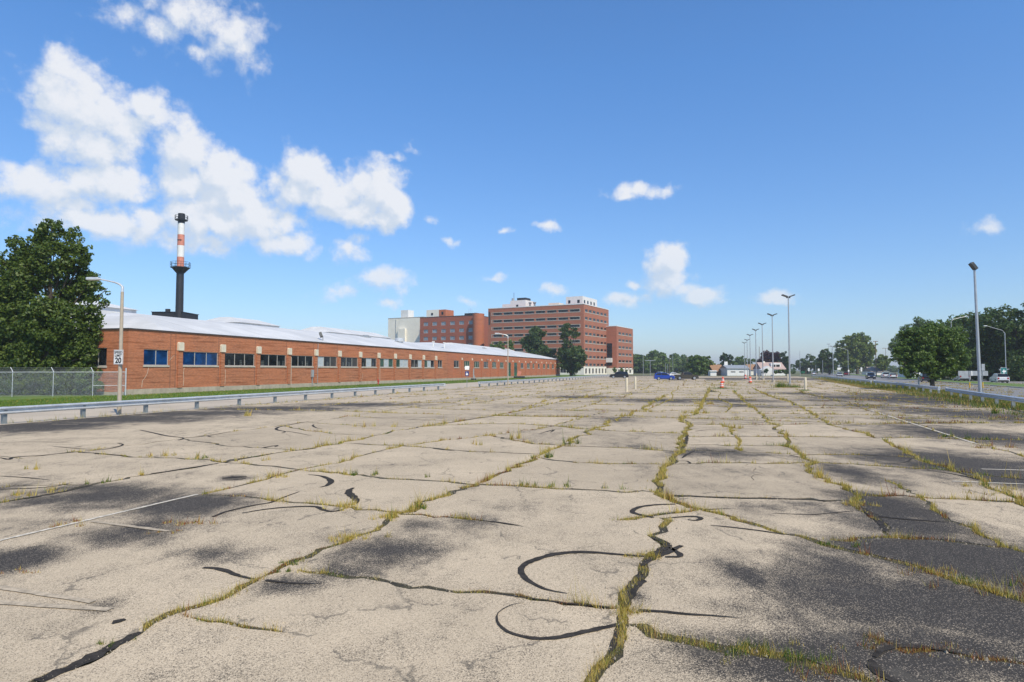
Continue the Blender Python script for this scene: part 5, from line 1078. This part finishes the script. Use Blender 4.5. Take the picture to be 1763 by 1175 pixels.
o = wires.build('mesh_fabric', M_STEEL, fence); MB().tube([(0, 0, FHt), (FL, 0, FHt)], .03, 6).build('top_rail', M_STEEL, fence)
fpm = MB().tube([(0, .03, -.1), (0, .03, FHt+.05), (-.18, .03, FHt+.42)], .032, 6).mesh('post'); fpm.materials.append(M_STEEL)
for k in range(int(FL/3.1)): link('post', fpm, fence, (FL-2.6-3.05*k, 0, 0))
MB().tube([(0, 0, -.1), (0, 0, FHt+.35)], .055, 8).build('gate_post', M_STEEL, fence, (FL, 0, 0)); MB().tube([(FL-2.6, 0, .95), (FL, 0, .95)], .025, 6).build('mid_rail', M_STEEL, fence)
for z in (.12, .24, .36): MB().tube([(0, .03, FHt+z), (FL-2.6, .03, FHt+z)], .006, 4).build('barbed_wire', M_STEEL, fence, (-z*.45, 0, 0))

# ------------------------------------------------------------------ trees
M_LEAF = leaf_mat('deep_green_leaves', (0.035, 0.072, 0.012), (0.135, 0.185, 0.032)); M_LEAFD = leaf_mat('dark_green_leaves', (0.030, 0.064, 0.016), (0.090, 0.145, 0.032), .3); M_LEAFM = leaf_mat('mid_green_leaves', (0.045, 0.090, 0.016), (0.145, 0.22, 0.042)); M_LEAFY = leaf_mat('light_green_leaves', (0.070, 0.115, 0.018), (0.20, 0.26, 0.05))
M_LEAFP = leaf_mat('purple_leaves', (0.022, 0.009, 0.015), (0.070, 0.024, 0.034), .25); M_NEED = leaf_mat('conifer_needles', (0.020, 0.045, 0.016), (0.055, 0.10, 0.032), .2); M_BARK = mat('bark', (0.075, 0.058, 0.042), 0.95, var=0.35, scale=4, bump=0.6, bscale=14)
def leaf_mesh(name, blobs, n, size, m, sub=26, flat=0.8, seed=1, shell=0.62):
    """many small leaves in clumps through a crown made of ellipsoids (x, y, z, rx, ry, rz)"""
    g = np.random.default_rng(seed); B = np.array(blobs, float); wt = (B[:, 3]*B[:, 5])**1.0; wt /= wt.sum()
    clumps = []; 
    for i, b in enumerate(B):
        k = max(5, int(sub*wt[i]*len(B)))
        d = g.normal(size=(k, 3)); d /= np.linalg.norm(d, axis=1)[:, None]; rr = g.uniform(.30, 1.0, k)[:, None]**.6
        c = b[:3]+d*rr*b[3:6]*.88; s = g.uniform(.14, .36, k)*np.cbrt(b[3]*b[4]*b[5]); clumps.append(np.column_stack([c, s]))
    Cl = np.concatenate(clumps); cw = Cl[:, 3]**2; cw /= cw.sum(); idx = g.choice(len(Cl), n, p=cw)
    d = g.normal(size=(n, 3)); d /= np.linalg.norm(d, axis=1)[:, None]; r = g.uniform(shell, 1.08, n)[:, None]
    p = Cl[idx, :3]+d*r*Cl[idx, 3][:, None]*np.array([1.1, 1.1, flat])
    nr = d*.55+g.normal(size=(n, 3))*.55+np.array([0, 0, .35]); nr /= np.linalg.norm(nr, axis=1)[:, None]
    t = np.cross(nr, g.normal(size=(n, 3))); t /= np.linalg.norm(t, axis=1)[:, None]; b2 = np.cross(nr, t); s = (size*g.uniform(.6, 1.35, n))[:, None]
    v = np.stack([p-t*s*.55, p-b2*s*.34+nr*s*.08, p+t*s*.55, p+b2*s*.34+nr*s*.08], 1)
    me = bpy.data.meshes.new(name); me.vertices.add(4*n); me.vertices.foreach_set('co', v.reshape(-1)); me.loops.add(4*n); me.loops.foreach_set('vertex_index', np.arange(4*n, dtype=np.int32))
    me.polygons.add(n); me.polygons.foreach_set('loop_start', np.arange(0, 4*n, 4, dtype=np.int32)); me.polygons.foreach_set('loop_total', np.full(n, 4, np.int32)); me.update(calc_edges=True)
    me.materials.append(m); return me
def trunk_mb(h, r, blobs, seed=0):
    rd = random.Random(seed); mb = MB(); mb.tube([(0, 0, -.15), (rd.uniform(-.1, .1), 0, h*.35), (rd.uniform(-.2, .2), rd.uniform(-.1, .1), h)], [r*1.25, r, r*.45], 9)
    for b in blobs:
        z = max(h*.25, min(h*.9, b[2]*.55)); e = Vector(b[:3]); s = Vector((0, 0, z)); m = s.lerp(e, .5)+Vector((0, 0, -.3)); mb.tube([s, m, e+(e-s)*.12], [r*.42, r*.26, r*.08], 6, False)
    return mb
def px_tree(name, label, base_px, Y, blobs_px, n, size, m, trunk_r=.25, sub=26, seed=1, group=None, depth=.85, base_z=0.0, trunk=True):
    """crown blobs given as (column, row, radius) of the photograph at distance Y"""
    b0 = GX(base_px, Y, base_z); o = thing(name, label, 'tree' if 'tree' in name or 'conifer' in name else 'shrub', b0, 0, group); k = Y/FPX; bl = []; rd = random.Random(seed)
    for i, q in enumerate(blobs_px):
        x, y, r = q[:3]; p = P(x, y, Y); rz = (q[3] if len(q) > 3 else r)*k
        bl.append((p.x-b0.x, rd.uniform(-.35, .35)*r*k*1.5*depth/.85, p.z-base_z, r*k, r*k*depth, rz))
    top = max(b[2] for b in bl)
    if trunk: trunk_mb(top*.8, trunk_r, bl, seed).build('trunk', M_BARK, o, smooth=True)
    link('crown', leaf_mesh('crown', bl, n, size, m, sub, .8, seed), o); return o
def zz(l, ox, oy, s): return [(ox+x/s, oy+y/s, r/s) for x, y, r in l]
px_tree('broadleaf_tree', 'big dark green tree at the left, in front of the factory end wall', 82, 60.2, [(92,398,27),(66,420,30),(120,412,26),(26,426,24),(48,450,30),(134,445,28),(100,450,36),(140,440,22),(60,480,40),(20,500,34),(120,490,40),(155,485,22),(172,505,18),(-25,540,38),(40,550,48),(100,555,48),(150,540,26),(10,600,44),(70,610,50),(128,600,40),(-30,620,38),(150,590,20),(30,650,40),(100,650,42),(145,640,26),(158,612,18),(160,650,18),(-60,580,36),(5,455,28),(-15,490,34),(160,528,24),(152,565,28),(150,605,24)], 92000, .26, M_LEAF, .34, 52, 3, depth=.55)
px_tree('leafy_shrub', 'dark rounded shrub behind the fence, right next to the factory wall', 155, 59.6, [(150,655,22,18),(165,668,14),(140,668,20)], 6000, .15, M_LEAFM, .05, 20, 5, 'shrubs behind the fence')
px_tree('leafy_shrub', 'wide dark shrub behind the fence below the big tree', 90, 59.3, [(60,660,30,20),(95,662,28,18),(30,665,26,18)], 8000, .16, M_LEAF, .05, 20, 6, 'shrubs behind the fence')
px_tree('leafy_shrub', 'dark shrub behind the fence at the left edge of the photo', -10, 58.8, [(-10,660,30,20),(-50,655,34,24),(15,668,22,15)], 7000, .16, M_LEAFD, .05, 20, 7, 'shrubs behind the fence')
TA = [(600,500,100),(500,580,85),(690,480,52),(560,640,90),(640,690,100),(740,700,90),(480,560,60),(620,600,80)]
px_tree('broadleaf_tree', 'spreading dark tree behind the far end of the factory, left of the pair', 925, 252, zz(TA, 830, 500, 6.53), 7000, .85, M_LEAFD, .4, 26, 8)
TB = [(950,450,80),(1040,480,60),(900,440,45),(930,540,60),(1060,520,40),(960,620,70),(920,740,100),(1050,740,120),(1130,760,55),(1000,850,110),(900,830,70),(1110,830,60),(960,700,80)]
px_tree('broadleaf_tree', 'tall dark tree with a narrow top at the factory end, right of the pair', 983, 243, zz(TB, 830, 500, 6.53), 9000, .8, M_LEAFD, .45, 26, 9)
px_tree('small_tree', 'light green bush showing above the factory roof before the hospital', 875, 262, [(862,596,9),(880,594,9),(850,597,8)], 1600, .7, M_LEAFM, .2, 20, 10)
RT = [(400,620,100),(300,700,75),(330,600,60),(500,600,100),(600,680,110),(700,730,80),(640,620,85),(420,760,110),(560,800,105),(680,820,75),(340,840,70),(500,870,60),(250,760,50),(740,790,50),(450,690,100),(560,600,70)]
px_tree('broadleaf_tree', 'round full green tree standing by the right-hand guardrail', 1604.5, 78, zz(RT, 1480, 430, 4.053), 52000, .26, M_LEAFM, .22, 46, 11)
for i, (bx_, Y, bl, mm, lb) in enumerate([(1655,150,[(1640,575,34),(1665,570,34),(1630,605,34),(1660,615,38),(1690,600,36),(1610,590,26),(1640,640,24)],M_LEAFM,'green tree behind the round tree, left part of the roadside wood'),
    (1702,140,[(1690,560,32),(1716,555,30),(1700,590,38),(1680,610,34),(1722,600,36),(1700,632,34)],M_LEAFD,'dark tree behind the floodlight pole in the roadside wood'),
    (1752,136,[(1745,550,30),(1772,548,32),(1738,575,32),(1760,590,42),(1790,580,40),(1748,625,38),(1780,625,40)],M_LEAFD,'tall dark tree at the right edge of the photo'),
    (1580,205,[(1570,575,20),(1595,565,20),(1560,600,24),(1590,600,26),(1575,622,22)],M_LEAFM,'tree crown half hidden behind the left of the round tree')]):
    px_tree('roadside_tree', lb, bx_, Y, bl, 17000, .55, mm, .3, 44, 20+i, 'trees of the roadside wood')
CT = [(850,270,110),(960,240,120),(1080,260,130),(760,330,90),(1180,340,110),(1000,400,180),(1240,450,110),(820,500,150),(1100,560,190),(900,650,170),(1250,640,120),(1320,420,70),(1340,350,40)]
px_tree('big_tree', 'broad light-topped tree mass rising above the road in the distance', 1476, 330, zz(CT, 1370, 560, 9.79), 16000, 1.0, M_LEAFY, .6, 40, 30)
px_tree('dark_tree', 'dark tree in front of the left of the broad light-topped tree', 1428, 318, zz([(480,480,80),(420,560,80),(560,540,90),(480,640,110),(370,650,60),(600,680,100)], 1370, 560, 9.79), 6000, .9, M_LEAFD, .4, 24, 31)
px_tree('yellow_green_tree', 'lower yellow-green tree right of the broad light-topped tree', 1520, 300, zz([(1440,560,80),(1520,620,80),(1400,650,90),(1480,690,80)], 1370, 560, 9.79), 5000, .9, M_LEAFY, .35, 24, 32)
for i, (x, Y, bl, mm, lb) in enumerate([(1387,380,[(1380,625,11),(1395,622,12),(1405,630,11),(1372,630,10),(1390,636,12)],M_LEAFD,'low dark tree between the conifer and the tall trees'),
    (1415,400,[(1410,628,12),(1424,634,12),(1400,636,10)],M_LEAFD,'small dark tree behind the white road signs')]): px_tree('broadleaf_tree', lb, x, Y, bl, 2600, 1.0, mm, .3, 22, 40+i)
px_tree('round_tree', 'bright green round tree left of the white shed', 1196, 275, zz([(1520,270,90),(1600,300,100),(1460,350,90),(1560,400,120),(1450,450,100),(1700,350,90),(1650,450,110),(1550,520,100)], 1040, 590, 9.794), 6500, .8, M_LEAFM, .35, 26, 50)
px_tree('round_tree', 'lighter green tree touching the brown roof left of the shed', 1218, 282, [(1218,622,9),(1224,630,9),(1212,632,9),(1220,640,9)], 3500, .8, M_LEAFY, .3, 24, 51)
px_tree('spiky_tree', 'dark upright tree directly behind the square pale sign', 1250, 300, [(1249,615,8),(1243,618,6),(1257,618,7),(1250,628,10)], 2600, .8, M_NEED, .25, 22, 52)
px_tree('broadleaf_tree', 'hazy green tree behind the row of lamp poles', 1282, 420, [(1273,622,12),(1288,624,12),(1265,630,12),(1300,628,12),(1280,634,14)], 3000, 1.1, M_LEAFM, .3, 22, 53)
px_tree('purple_tree', 'dark purple tree behind the white house', 1328, 300, [(1322,614,10),(1334,613,10),(1316,622,10),(1328,624,13),(1340,622,9),(1314,634,10),(1338,634,10)], 8000, .8, M_LEAFP, .3, 60, 54)
px_tree('conifer_tree', 'dark pointed conifer right of the white house', 1350, 292, [(1350,608,4),(1349,614,7),(1352,620,8),(1349,627,10),(1353,634,11),(1347,639,9)], 3800, .7, M_NEED, .25, 24, 55)
px_tree('hedge_shrub', 'low green hedge before the white house', 1352, 268, [(1336,641,5,3),(1346,640,6,3.4),(1356,641,6,3),(1366,641.5,5,2.6)], 2600, .45, M_LEAFM, .06, 20, 56); px_tree('corner_shrub', 'dense bush at the left corner of the white house', 1318, 266, [(1318,639,4,4),(1314,641,3,3)], 1200, .45, M_LEAFD, .06, 18, 57)
px_tree('young_tree', 'slim young tree in front of the hospital annex', 1059, 290, [(1059,636,4,4.5),(1059,641,3)], 700, .45, M_LEAFM, .08, 14, 58); px_tree('young_tree', 'second young tree further right before the annex', 1071, 292, [(1070,637,4,3.5),(1078,639,3,2.5)], 700, .45, M_LEAFM, .08, 14, 59)
def leaf_mass(name, label, segs, n, size, m, seed):
    bl = []; rd = random.Random(seed)
    for (x, ytop, Y) in segs:
        k = Y/FPX; zt = CAMH+(HORIZ-ytop)*k; r = rd.uniform(.32, .45)*zt; p = GX(x, Y); bl += [(p.x, p.y, zt-r, r*1.1, r, r), (p.x+rd.uniform(-4, 4), p.y-rd.uniform(0, 4), (zt-r)*.45, r*1.2, r, r*.9)]
    o = link(name, leaf_mesh(name, bl, n, size, m, 22, .85, seed)); o['kind'] = 'stuff'; o['label'] = label; o['category'] = 'trees'; return o
leaf_mass('far_wood', 'hazy distant wood along the horizon right of the hospital', [(1094+9*i+random.uniform(-3, 3), 607+7*math.sin(i*1.3)*.5+i*.45+random.uniform(-2, 2), 470+random.uniform(-40, 60)) for i in range(13)], 34000, 1.6, M_LEAFM, 61)
leaf_mass('far_wood', 'low distant tree line behind the houses and road', [(1225+13*i, 628+random.uniform(-3, 3), 620+random.uniform(-60, 80)) for i in range(26)]+[(-900+60*i, 618+random.uniform(-5, 5), 560) for i in range(18)]+[(1800+50*i, 600, 420) for i in range(8)], 34000, 2.2, M_LEAFM, 62)
# weeds at lamp and drum feet
def weed(name, label, px_, py_, h, spread, n, m=None):
    p = G(px_, py_); q = rng.normal(0, spread, (n, 2)); blades(name, np.stack([p.x+q[:, 0], p.y+q[:, 1]*.6, np.full(n, -.02)], 1), rng.uniform(.3, 1, n)*h, np.full(n, .035), palette(n, [GR, (.07, .15, .02), OL], [.6, .4, .15]), label)
weed('weed_clump', 'green weeds left of the nearest twin lamp pole', 1345, 667.5, 1.0, .45, 420); weed('weed_clump', 'green weeds right of the nearest twin lamp pole', 1367, 667.5, .55, .6, 300); weed('weed_clump', 'weeds round the foot of the nearest orange drum', 1242, 669.5, .35, .7, 260); weed('weed_clump', 'low weeds at the foot of the single cream bollard', 1386, 673, .25, .3, 160)

# ------------------------------------------------------------------ houses beyond the lot
def shed(px0, px1, Y, ytop, ybase_roof, label, wall_m, roof_m, dpt=9.0, name='shed', wins=(), gable=False):
    k = Y/FPX; w = (px1-px0)*k; H = CAMH+(HORIZ-ybase_roof)*k; T = CAMH+(HORIZ-ytop)*k; o = thing(name, label, 'house' if 'house' in name else 'building', GX((px0+px1)/2, Y))
    MB().box(-w/2, w/2, 0, dpt, -.1, H).build('wall', wall_m, o); r = MB()
    if gable: r.prism([(-w/2-.3, H), (w/2+.3, H), (0, T)], -.3, dpt+.3)
    else:
        r.quad((-w/2-.3, -.4, H-.05), (w/2+.3, -.4, H-.05), (w/2+.3, dpt/2, T), (-w/2-.3, dpt/2, T)); r.quad((-w/2-.3, dpt+.4, H-.05), (w/2+.3, dpt+.4, H-.05), (w/2+.3, dpt/2, T), (-w/2-.3, dpt/2, T))
        for s in (-1, 1): r.quad((s*w/2, 0, H-.05), (s*w/2, dpt, H-.05), (s*w/2, dpt/2, T))
        r.quad((-w/2-.3, -.4, H-.25), (w/2+.3, -.4, H-.25), (w/2+.3, -.4, H-.05), (-w/2-.3, -.4, H-.05))
    r.build('roof', roof_m, o)
    for (x, z0, ww, hh, m) in wins: MB().box(x-ww/2, x+ww/2, -.06, .01, z0, z0+hh).build('window' if m is not M_WHITE else 'garage_door', m, o)
    return o
sh = shed(1252, 1289, 268, 628.8, 634.2, 'white metal shed with grey roof beyond the far edge of the lot', M_WHITE, M_GREY, 9, 'shed', [(-2.0,1.3,1.9,.35,M_GLASS),(1.4,1.3,1.9,.35,M_GLASS)])
shed(1228, 1247, 276, 628, 639, 'brown-roofed building left of the white shed', M_TILE, M_TILE, 10, 'brown_house', gable=False); shed(1223, 1233.5, 262, 638.2, 638.8, 'small white kiosk before the brown-roofed building', M_WHITE, M_WHITE, 3, 'kiosk'); shed(1291, 1309, 290, 627.5, 636.5, 'brown-roofed house right of the white shed', M_CREAM, M_TILE, 9, 'brown_house')
k = 274/FPX; wh = shed(1311, 1352, 274, 624, 635.5, 'white house with pinkish roof and wide dormer beyond the lot', M_WHITE, M_SHINGP, 9, 'white_house', [(-3.4,.9,1.1,1.2,M_GLASS),(2.5,.9,1.4,1.2,M_GLASS)])
H_ = CAMH+(HORIZ-635.5)*k; MB().box(-.4, 3.6, 1.2, 5, H_-.2, CAMH+(HORIZ-625.6)*k).build('dormer', M_WHITE, wh); MB().box(0, 1.4, 1.13, 1.21, H_+.5, H_+1.8).box(1.7, 3.2, 1.13, 1.21, H_+.5, H_+1.8).build('dormer_window', M_GLASS, wh); MB().box(-2.6, -2.0, 4, 4.7, H_, CAMH+(HORIZ-622)*k).build('chimney', M_CREAM, wh)
MB().prism([(-6.2, -.1), (-1.2, -.1), (-1.2, 2.3), (-3.4, 3.9), (-6.2, 2.3)], -3.5, -.07).build('front_gable', M_WHITE, wh)
shed(1500, 1518, 300, 632, 640, 'grey-roofed house under the tall trees across the road', M_CREAM, M_SHING, 8, 'grey_house', gable=False); shed(1574, 1592, 190, 628, 636, 'white house glimpsed through the left of the round tree', M_WHITE, M_SHING, 8, 'white_house'); 
fw_ = thing('board_fence', 'long dark wooden fence beyond the road at the right', 'fence', RD(60, 37), math.atan2(V.y, V.x)); bdm = MB().box(0, 2.9, -.04, .04, -.1, 1.8).mesh('panel'); bdm.materials.append(M_WOOD)
for i in range(44): link('panel', bdm, fw_, (i*3.0, 0, 0))
hs2 = thing('lawn_equipment', 'small dark pump stand on the grass in front of the factory', 'equipment', W(BX+tx(804), BP_-1.6, .03)); MB().box(-.6, .6, -.4, .4, 0, .35).build('base', M_BLACK, hs2, bevel=.04); MB().box(-.12, .12, -.1, .1, .35, 2.6).build('column', M_GREY, hs2)
jk = thing('ramp_clutter', 'heap of orange and dark equipment by the green doors', 'equipment', W(BX+tx(881), BP_-2.2, .03)); MB().box(-1.6, 1.6, -.6, .6, 0, .5).build('base', M_BLACK, jk, bevel=.05); MB().box(-.9, .1, -.3, .3, .5, 1.9, Matrix.Rotation(R(18), 4, 'Y')).build('orange_panel', M_RED, jk)

# ------------------------------------------------------------------ cars
M_TYRE = mat('tyre', (0.018, 0.018, 0.018), 0.85); M_RIM = mat('alloy_rim', (0.5, 0.5, 0.5), 0.35, 0.8); M_CGLASS = glass_mat('car_glass', (0.012, 0.014, 0.016), 0.04, 0.2); M_LAMP = mat('head_lamp', (0.7, 0.7, 0.68), 0.2); M_TAIL = mat('tail_lamp', (0.35, 0.01, 0.01), 0.3); M_TRIMC = mat('car_trim', (0.02, 0.02, 0.021), 0.6)
def paint(name, col): 
    m = mat('paint_'+name, col, 0.28, 0.15, var=0.04, scale=1.0); m.node_tree.nodes['Principled BSDF'].inputs['Coat Weight'].default_value = 0.6; return m
CARS = {  # length, width, belt and roof heights, side profile of the body top (x, z) front to back, greenhouse base/roof x
 'suv': dict(L=4.6, W=1.86, g=.21, body=[(2.28,.62),(2.22,.86),(1.95,.98),(1.15,1.08),(.95,1.10),(-2.1,1.12),(-2.28,1.02),(-2.30,.55)], cab=[(1.12,1.08),(.35,1.62),(-.2,1.69),(-1.75,1.64),(-2.16,1.11)], ax=(1.42,-1.35), r=.36),
 'big_suv': dict(L=5.1, W=2.0, g=.24, body=[(2.53,.66),(2.48,.98),(2.2,1.10),(1.3,1.17),(1.05,1.18),(-2.35,1.20),(-2.52,1.05),(-2.54,.55)], cab=[(1.22,1.17),(.55,1.80),(0,1.87),(-2.1,1.84),(-2.42,1.19)], ax=(1.6,-1.5), r=.40),
 'sedan': dict(L=4.7, W=1.82, g=.17, body=[(2.33,.52),(2.28,.72),(1.9,.84),(.95,.95),(.7,.96),(-1.5,1.0),(-2.25,.98),(-2.34,.5)], cab=[(1.0,.95),(.2,1.40),(-.3,1.45),(-1.1,1.40),(-1.85,1.0)], ax=(1.45,-1.38), r=.33),
 'pickup': dict(L=5.5, W=1.95, g=.32, body=[(2.73,.70),(2.70,1.02),(2.45,1.12),(1.45,1.20),(1.25,1.21),(-.85,1.22),(-.95,1.22),(-2.72,1.22),(-2.74,.62)], cab=[(1.42,1.20),(.80,1.80),(.4,1.86),(-.65,1.84),(-.90,1.21)], ax=(1.75,-1.65), r=.42)}
def make_car(kind, pm, trim=False):
    c = CARS[kind]; hw = c['W']/2; out = {}
    prof = c['body']; zb = c['g']; poly = []
    # lower edge with wheel arches
    low = [(prof[-1][0], zb+.12)]
    for ax in sorted(c['ax']):
        R_ = c['r']*1.15; low += [(ax-R_, zb)]+[(ax+R_*math.cos(a), max(zb, c['r']+R_*math.sin(a))) for a in [math.pi*(1-i/8) for i in range(1, 8)]]+[(ax+R_, zb)]
    low += [(prof[0][0], zb+.12)]
    poly = low+prof
    mb = MB(); n = len(poly)
    secs = [(-hw+.06, .985, .05), (-hw, 1.0, 0), (hw, 1.0, 0), (hw-.06, .985, .05)]
    ys = [-hw+.10, -hw, hw, hw-.10]
    rings = []
    for yy, sc in ((-hw+.05, .985), (-hw, 1.0), (-hw, 1.0), (hw, 1.0), (hw-.05, .985)):
        pass
    def ring(y, inset):
        i0 = len(mb.v)
        for (x, z) in poly: mb.v.append((x*(1-inset*.5), y, z-(inset*.35 if z > .5 else 0)))
        return i0
    rr = [ring(-hw*.90, 0.0), ring(-hw, .06), ring(hw, .06), ring(hw*.90, 0.0)]
    # order: outer side at full width is slightly inset so the shoulders round off
    order = [rr[1], rr[0], rr[3], rr[2]]
    for a, b in zip(order[:-1], order[1:]):
        for k in range(n): j = (k+1) % n; mb.f.append((a+k, a+j, b+j, b+k))
    mb.f.append(tuple(order[0]+k for k in range(n))); mb.f.append(tuple(order[-1]+k for k in range(n))[::-1])
    out['body'] = (mb, pm)
    cab = c['cab']; gw, tw_ = hw*.90, hw*.74; ztop = max(z for x, z in cab); zbelt = cab[0][1]
    def wy(z): return gw+(tw_-gw)*max(0, min(1, (z-zbelt)/(ztop-zbelt)))
    g = MB(); m_ = len(cab)
    for s in (-1, 1): 
        for (x, z) in cab: g.v.append((x, s*wy(z), z-.02 if z < zbelt+.05 else z))
    g.f.append(tuple(range(m_))); g.f.append(tuple(range(m_, 2*m_))[::-1])
    for k in range(m_-1): g.f.append((k, k+m_, k+m_+1, k+1))
    out['glasshouse'] = (g, M_CGLASS)
    rf_ = MB(); hi = [q for q in cab if q[1] > zbelt+.3]
    pts = [(hi[0][0]+.06, hi[0][1]-.03)]+hi[1:-1]+[(hi[-1][0]-.03, hi[-1][1]-.02)]
    for a, b in zip(pts[:-1], pts[1:]): rf_.quad((a[0], -wy(a[1])-.012, a[1]+.02), (a[0], wy(a[1])+.012, a[1]+.02), (b[0], wy(b[1])+.012, b[1]+.02), (b[0], -wy(b[1])-.012, b[1]+.02)); 
    for s in (-1, 1):
        for a, b in zip(pts[:-1], pts[1:]): rf_.quad((a[0], s*(wy(a[1])+.012), a[1]+.02), (b[0], s*(wy(b[1])+.012), b[1]+.02), (b[0], s*(wy(b[1]-.08)+.014), b[1]-.08), (a[0], s*(wy(a[1]-.08)+.014), a[1]-.08))
        def pillar(xa, za, xb, zb_, w=.09): rf_.quad((xa-w, s*(wy(za)+.013), za), (xa+w*.3, s*(wy(za)+.013), za), (xb+w*.3, s*(wy(zb_)+.013), zb_), (xb-w, s*(wy(zb_)+.013), zb_))
        pillar(cab[0][0], cab[0][1], hi[0][0], hi[0][1]); pillar(cab[-1][0]+.1, cab[-1][1], hi[-1][0]+.05, hi[-1][1], .16 if kind != 'sedan' else .2); xm = (hi[0][0]+hi[-1][0])/2; pillar(xm, zbelt, xm-.03, ztop-.02, .05)
    out['roof'] = (rf_, pm)
    tr_ = MB(); fx_, bx2 = prof[0][0], prof[-1][0]; tr_.box(fx_-.16, fx_+.02, -hw*.86, hw*.86, zb+.06, zb+.30); tr_.box(bx2-.02, bx2+.16, -hw*.86, hw*.86, zb+.06, zb+.32)
    for s in (-1, 1): tr_.box(c['ax'][1]+c['r']*1.2, c['ax'][0]-c['r']*1.2, s*hw*.99-.02, s*hw*.99+.02, zb-.02, zb+.14)
    out['bumper_trim'] = (tr_, M_TRIMC)
    return c, out
CAR_LIB = {}
def car(kind, label, pname, col, loc, rz, group):
    pm = paint(pname, col); key = (kind, pname)
    if key not in CAR_LIB:
        c, parts = make_car(kind, pm); ms = {}
        for nm, (mb, m) in parts.items():
            me = mb.mesh(nm); me.materials.append(m); ms[nm] = me
        w = MB().lathe([(0, -.11), (c['r']*.7, -.11), (c['r']*.97, -.10), (c['r'], -.05), (c['r'], .05), (c['r']*.97, .10), (c['r']*.66, .11)], 20); w.v = [(x, z, y) for x, y, z in w.v]; wm = w.mesh('wheel'); wm.materials.append(M_TYRE)
        rm_ = MB().lathe([(0, .105), (c['r']*.15, .11), (c['r']*.62, .095), (c['r']*.68, .115)], 16); rm_.v = [(x, z, y) for x, y, z in rm_.v]; rmm = rm_.mesh('rim'); rmm.materials.append(M_RIM)
        hl = MB().box(-.16, .03, -.22, .22, -.07, .07).mesh('headlight'); hl.materials.append(M_LAMP); tl = MB().box(-.03, .1, -.13, .13, -.16, .16).mesh('tail_light'); tl.materials.append(M_TAIL)
        CAR_LIB[key] = (c, ms, wm, rmm, hl, tl)
    c, ms, wm, rmm, hl, tl = CAR_LIB[key]; hw = c['W']/2
    o = thing({'pickup': 'pickup_truck', 'sedan': 'parked_car' if 'parked' in group else 'car'}.get(kind, 'suv'), label, 'pickup' if kind == 'pickup' else 'car', loc, rz, group)
    for nm, me in ms.items():
        b = link(nm, me, o)
        if nm == 'body': b.modifiers.new('bevel', 'BEVEL').width = .03; b.modifiers['bevel'].limit_method = 'ANGLE'; b.modifiers['bevel'].angle_limit = R(35)
    for ax in c['ax']:
        for s in (-1, 1):
            wv = link('wheel', wm, o, (ax, s*(hw-.12), c['r'])); wv.rotation_euler = (0, 0, 0 if s > 0 else math.pi); link('rim', rmm, wv)
    fx_, fz = c['body'][0]; bx2, bz = c['body'][-1]
    for s in (-1, 1): link('headlight', hl, o, (fx_-.01, s*hw*.66, fz+.10)); link('tail_light', tl, o, (bx2+.02, s*hw*.76, c['body'][-2][1]-.18))
    if kind == 'pickup': MB().box(-2.62, -1.0, -hw*.80, hw*.80, 1.20, 1.245).build('bed_floor', M_TRIMC, o)
    return o
def at(px_, Y, z=0.0): return GX(px_, Y, z)
car('big_suv', 'black full-size SUV parked at the far left of the lot', 'black', (.008, .010, .016), at(1065.5, 180), R(180-4), 'cars parked in the lot')
car('suv', 'bright blue hatchback SUV parked facing right', 'blue', (.010, .055, .36), at(1143.5, 150), R(-6), 'cars parked in the lot')
car('pickup', 'dark bronze pickup truck parked right of the blue car', 'bronze', (.060, .052, .036), at(1181, 153), R(-3), 'cars parked in the lot')
car('suv', 'silver car mostly hidden behind the blue car', 'silver', (.45, .46, .47), at(1137, 205), R(60), 'cars parked in the lot'); car('sedan', 'white car seen over the gap between the blue car and the pickup', 'white', (.72, .72, .70), at(1160, 225), R(20), 'cars parked in the lot')
VA = math.atan2(V.y, V.x)
car('suv', 'white SUV driving on the far road at the right edge', 'white', (.72, .72, .70), at(1720, 118, -.02), VA, 'cars on the road'); car('pickup', 'silver pickup truck left of the wide grey sign board', 'silver', (.45, .46, .47), at(1655, 133, -.02), VA, 'cars on the road')
car('suv', 'dark blue SUV coming along the near road', 'navy', (.012, .018, .035), at(1498.5, 165, -.02), VA+math.pi, 'cars on the road'); car('suv', 'white car at the left of the pair beyond the road', 'white', (.72, .72, .70), at(1524, 185, -.02), VA, 'cars on the road'); car('sedan', 'white car at the right of the pair beyond the road', 'white', (.72, .72, .70), at(1536, 178, -.02), VA, 'cars on the road')
car('suv', 'dark red car on the distant road', 'red', (.20, .012, .015), at(1457, 262, -.02), VA, 'cars on the road'); car('sedan', 'silver car left of the dark red car', 'silver', (.45, .46, .47), at(1445, 232, -.02), VA+math.pi, 'cars on the road'); car('sedan', 'small white car far down the road', 'white', (.72, .72, .70), at(1401, 290, -.02), VA, 'cars on the road'); car('suv', 'dark SUV in the shade behind the round tree', 'black', (.008, .010, .016), at(1592, 128, -.02), VA, 'cars on the road')

# ------------------------------------------------------------------ summer haze
def haze():
    m = bpy.data.materials.new('haze_air'); m.use_nodes = True; nt = m.node_tree; nt.nodes.clear()
    v = nt.nodes.new('ShaderNodeVolumePrincipled'); v.inputs['Color'].default_value = (.92, .955, 1.0, 1); v.inputs['Density'].default_value = 0.00028; v.inputs['Anisotropy'].default_value = 0.2
    nt.links.new(v.outputs[0], nt.nodes.new('ShaderNodeOutputMaterial').inputs['Volume'])
    o = MB().box(-3100, 3100, -1600, 5100, -1.2, 75).build('haze', m); o['kind'] = 'stuff'; o['label'] = 'thin pale summer haze'
haze()
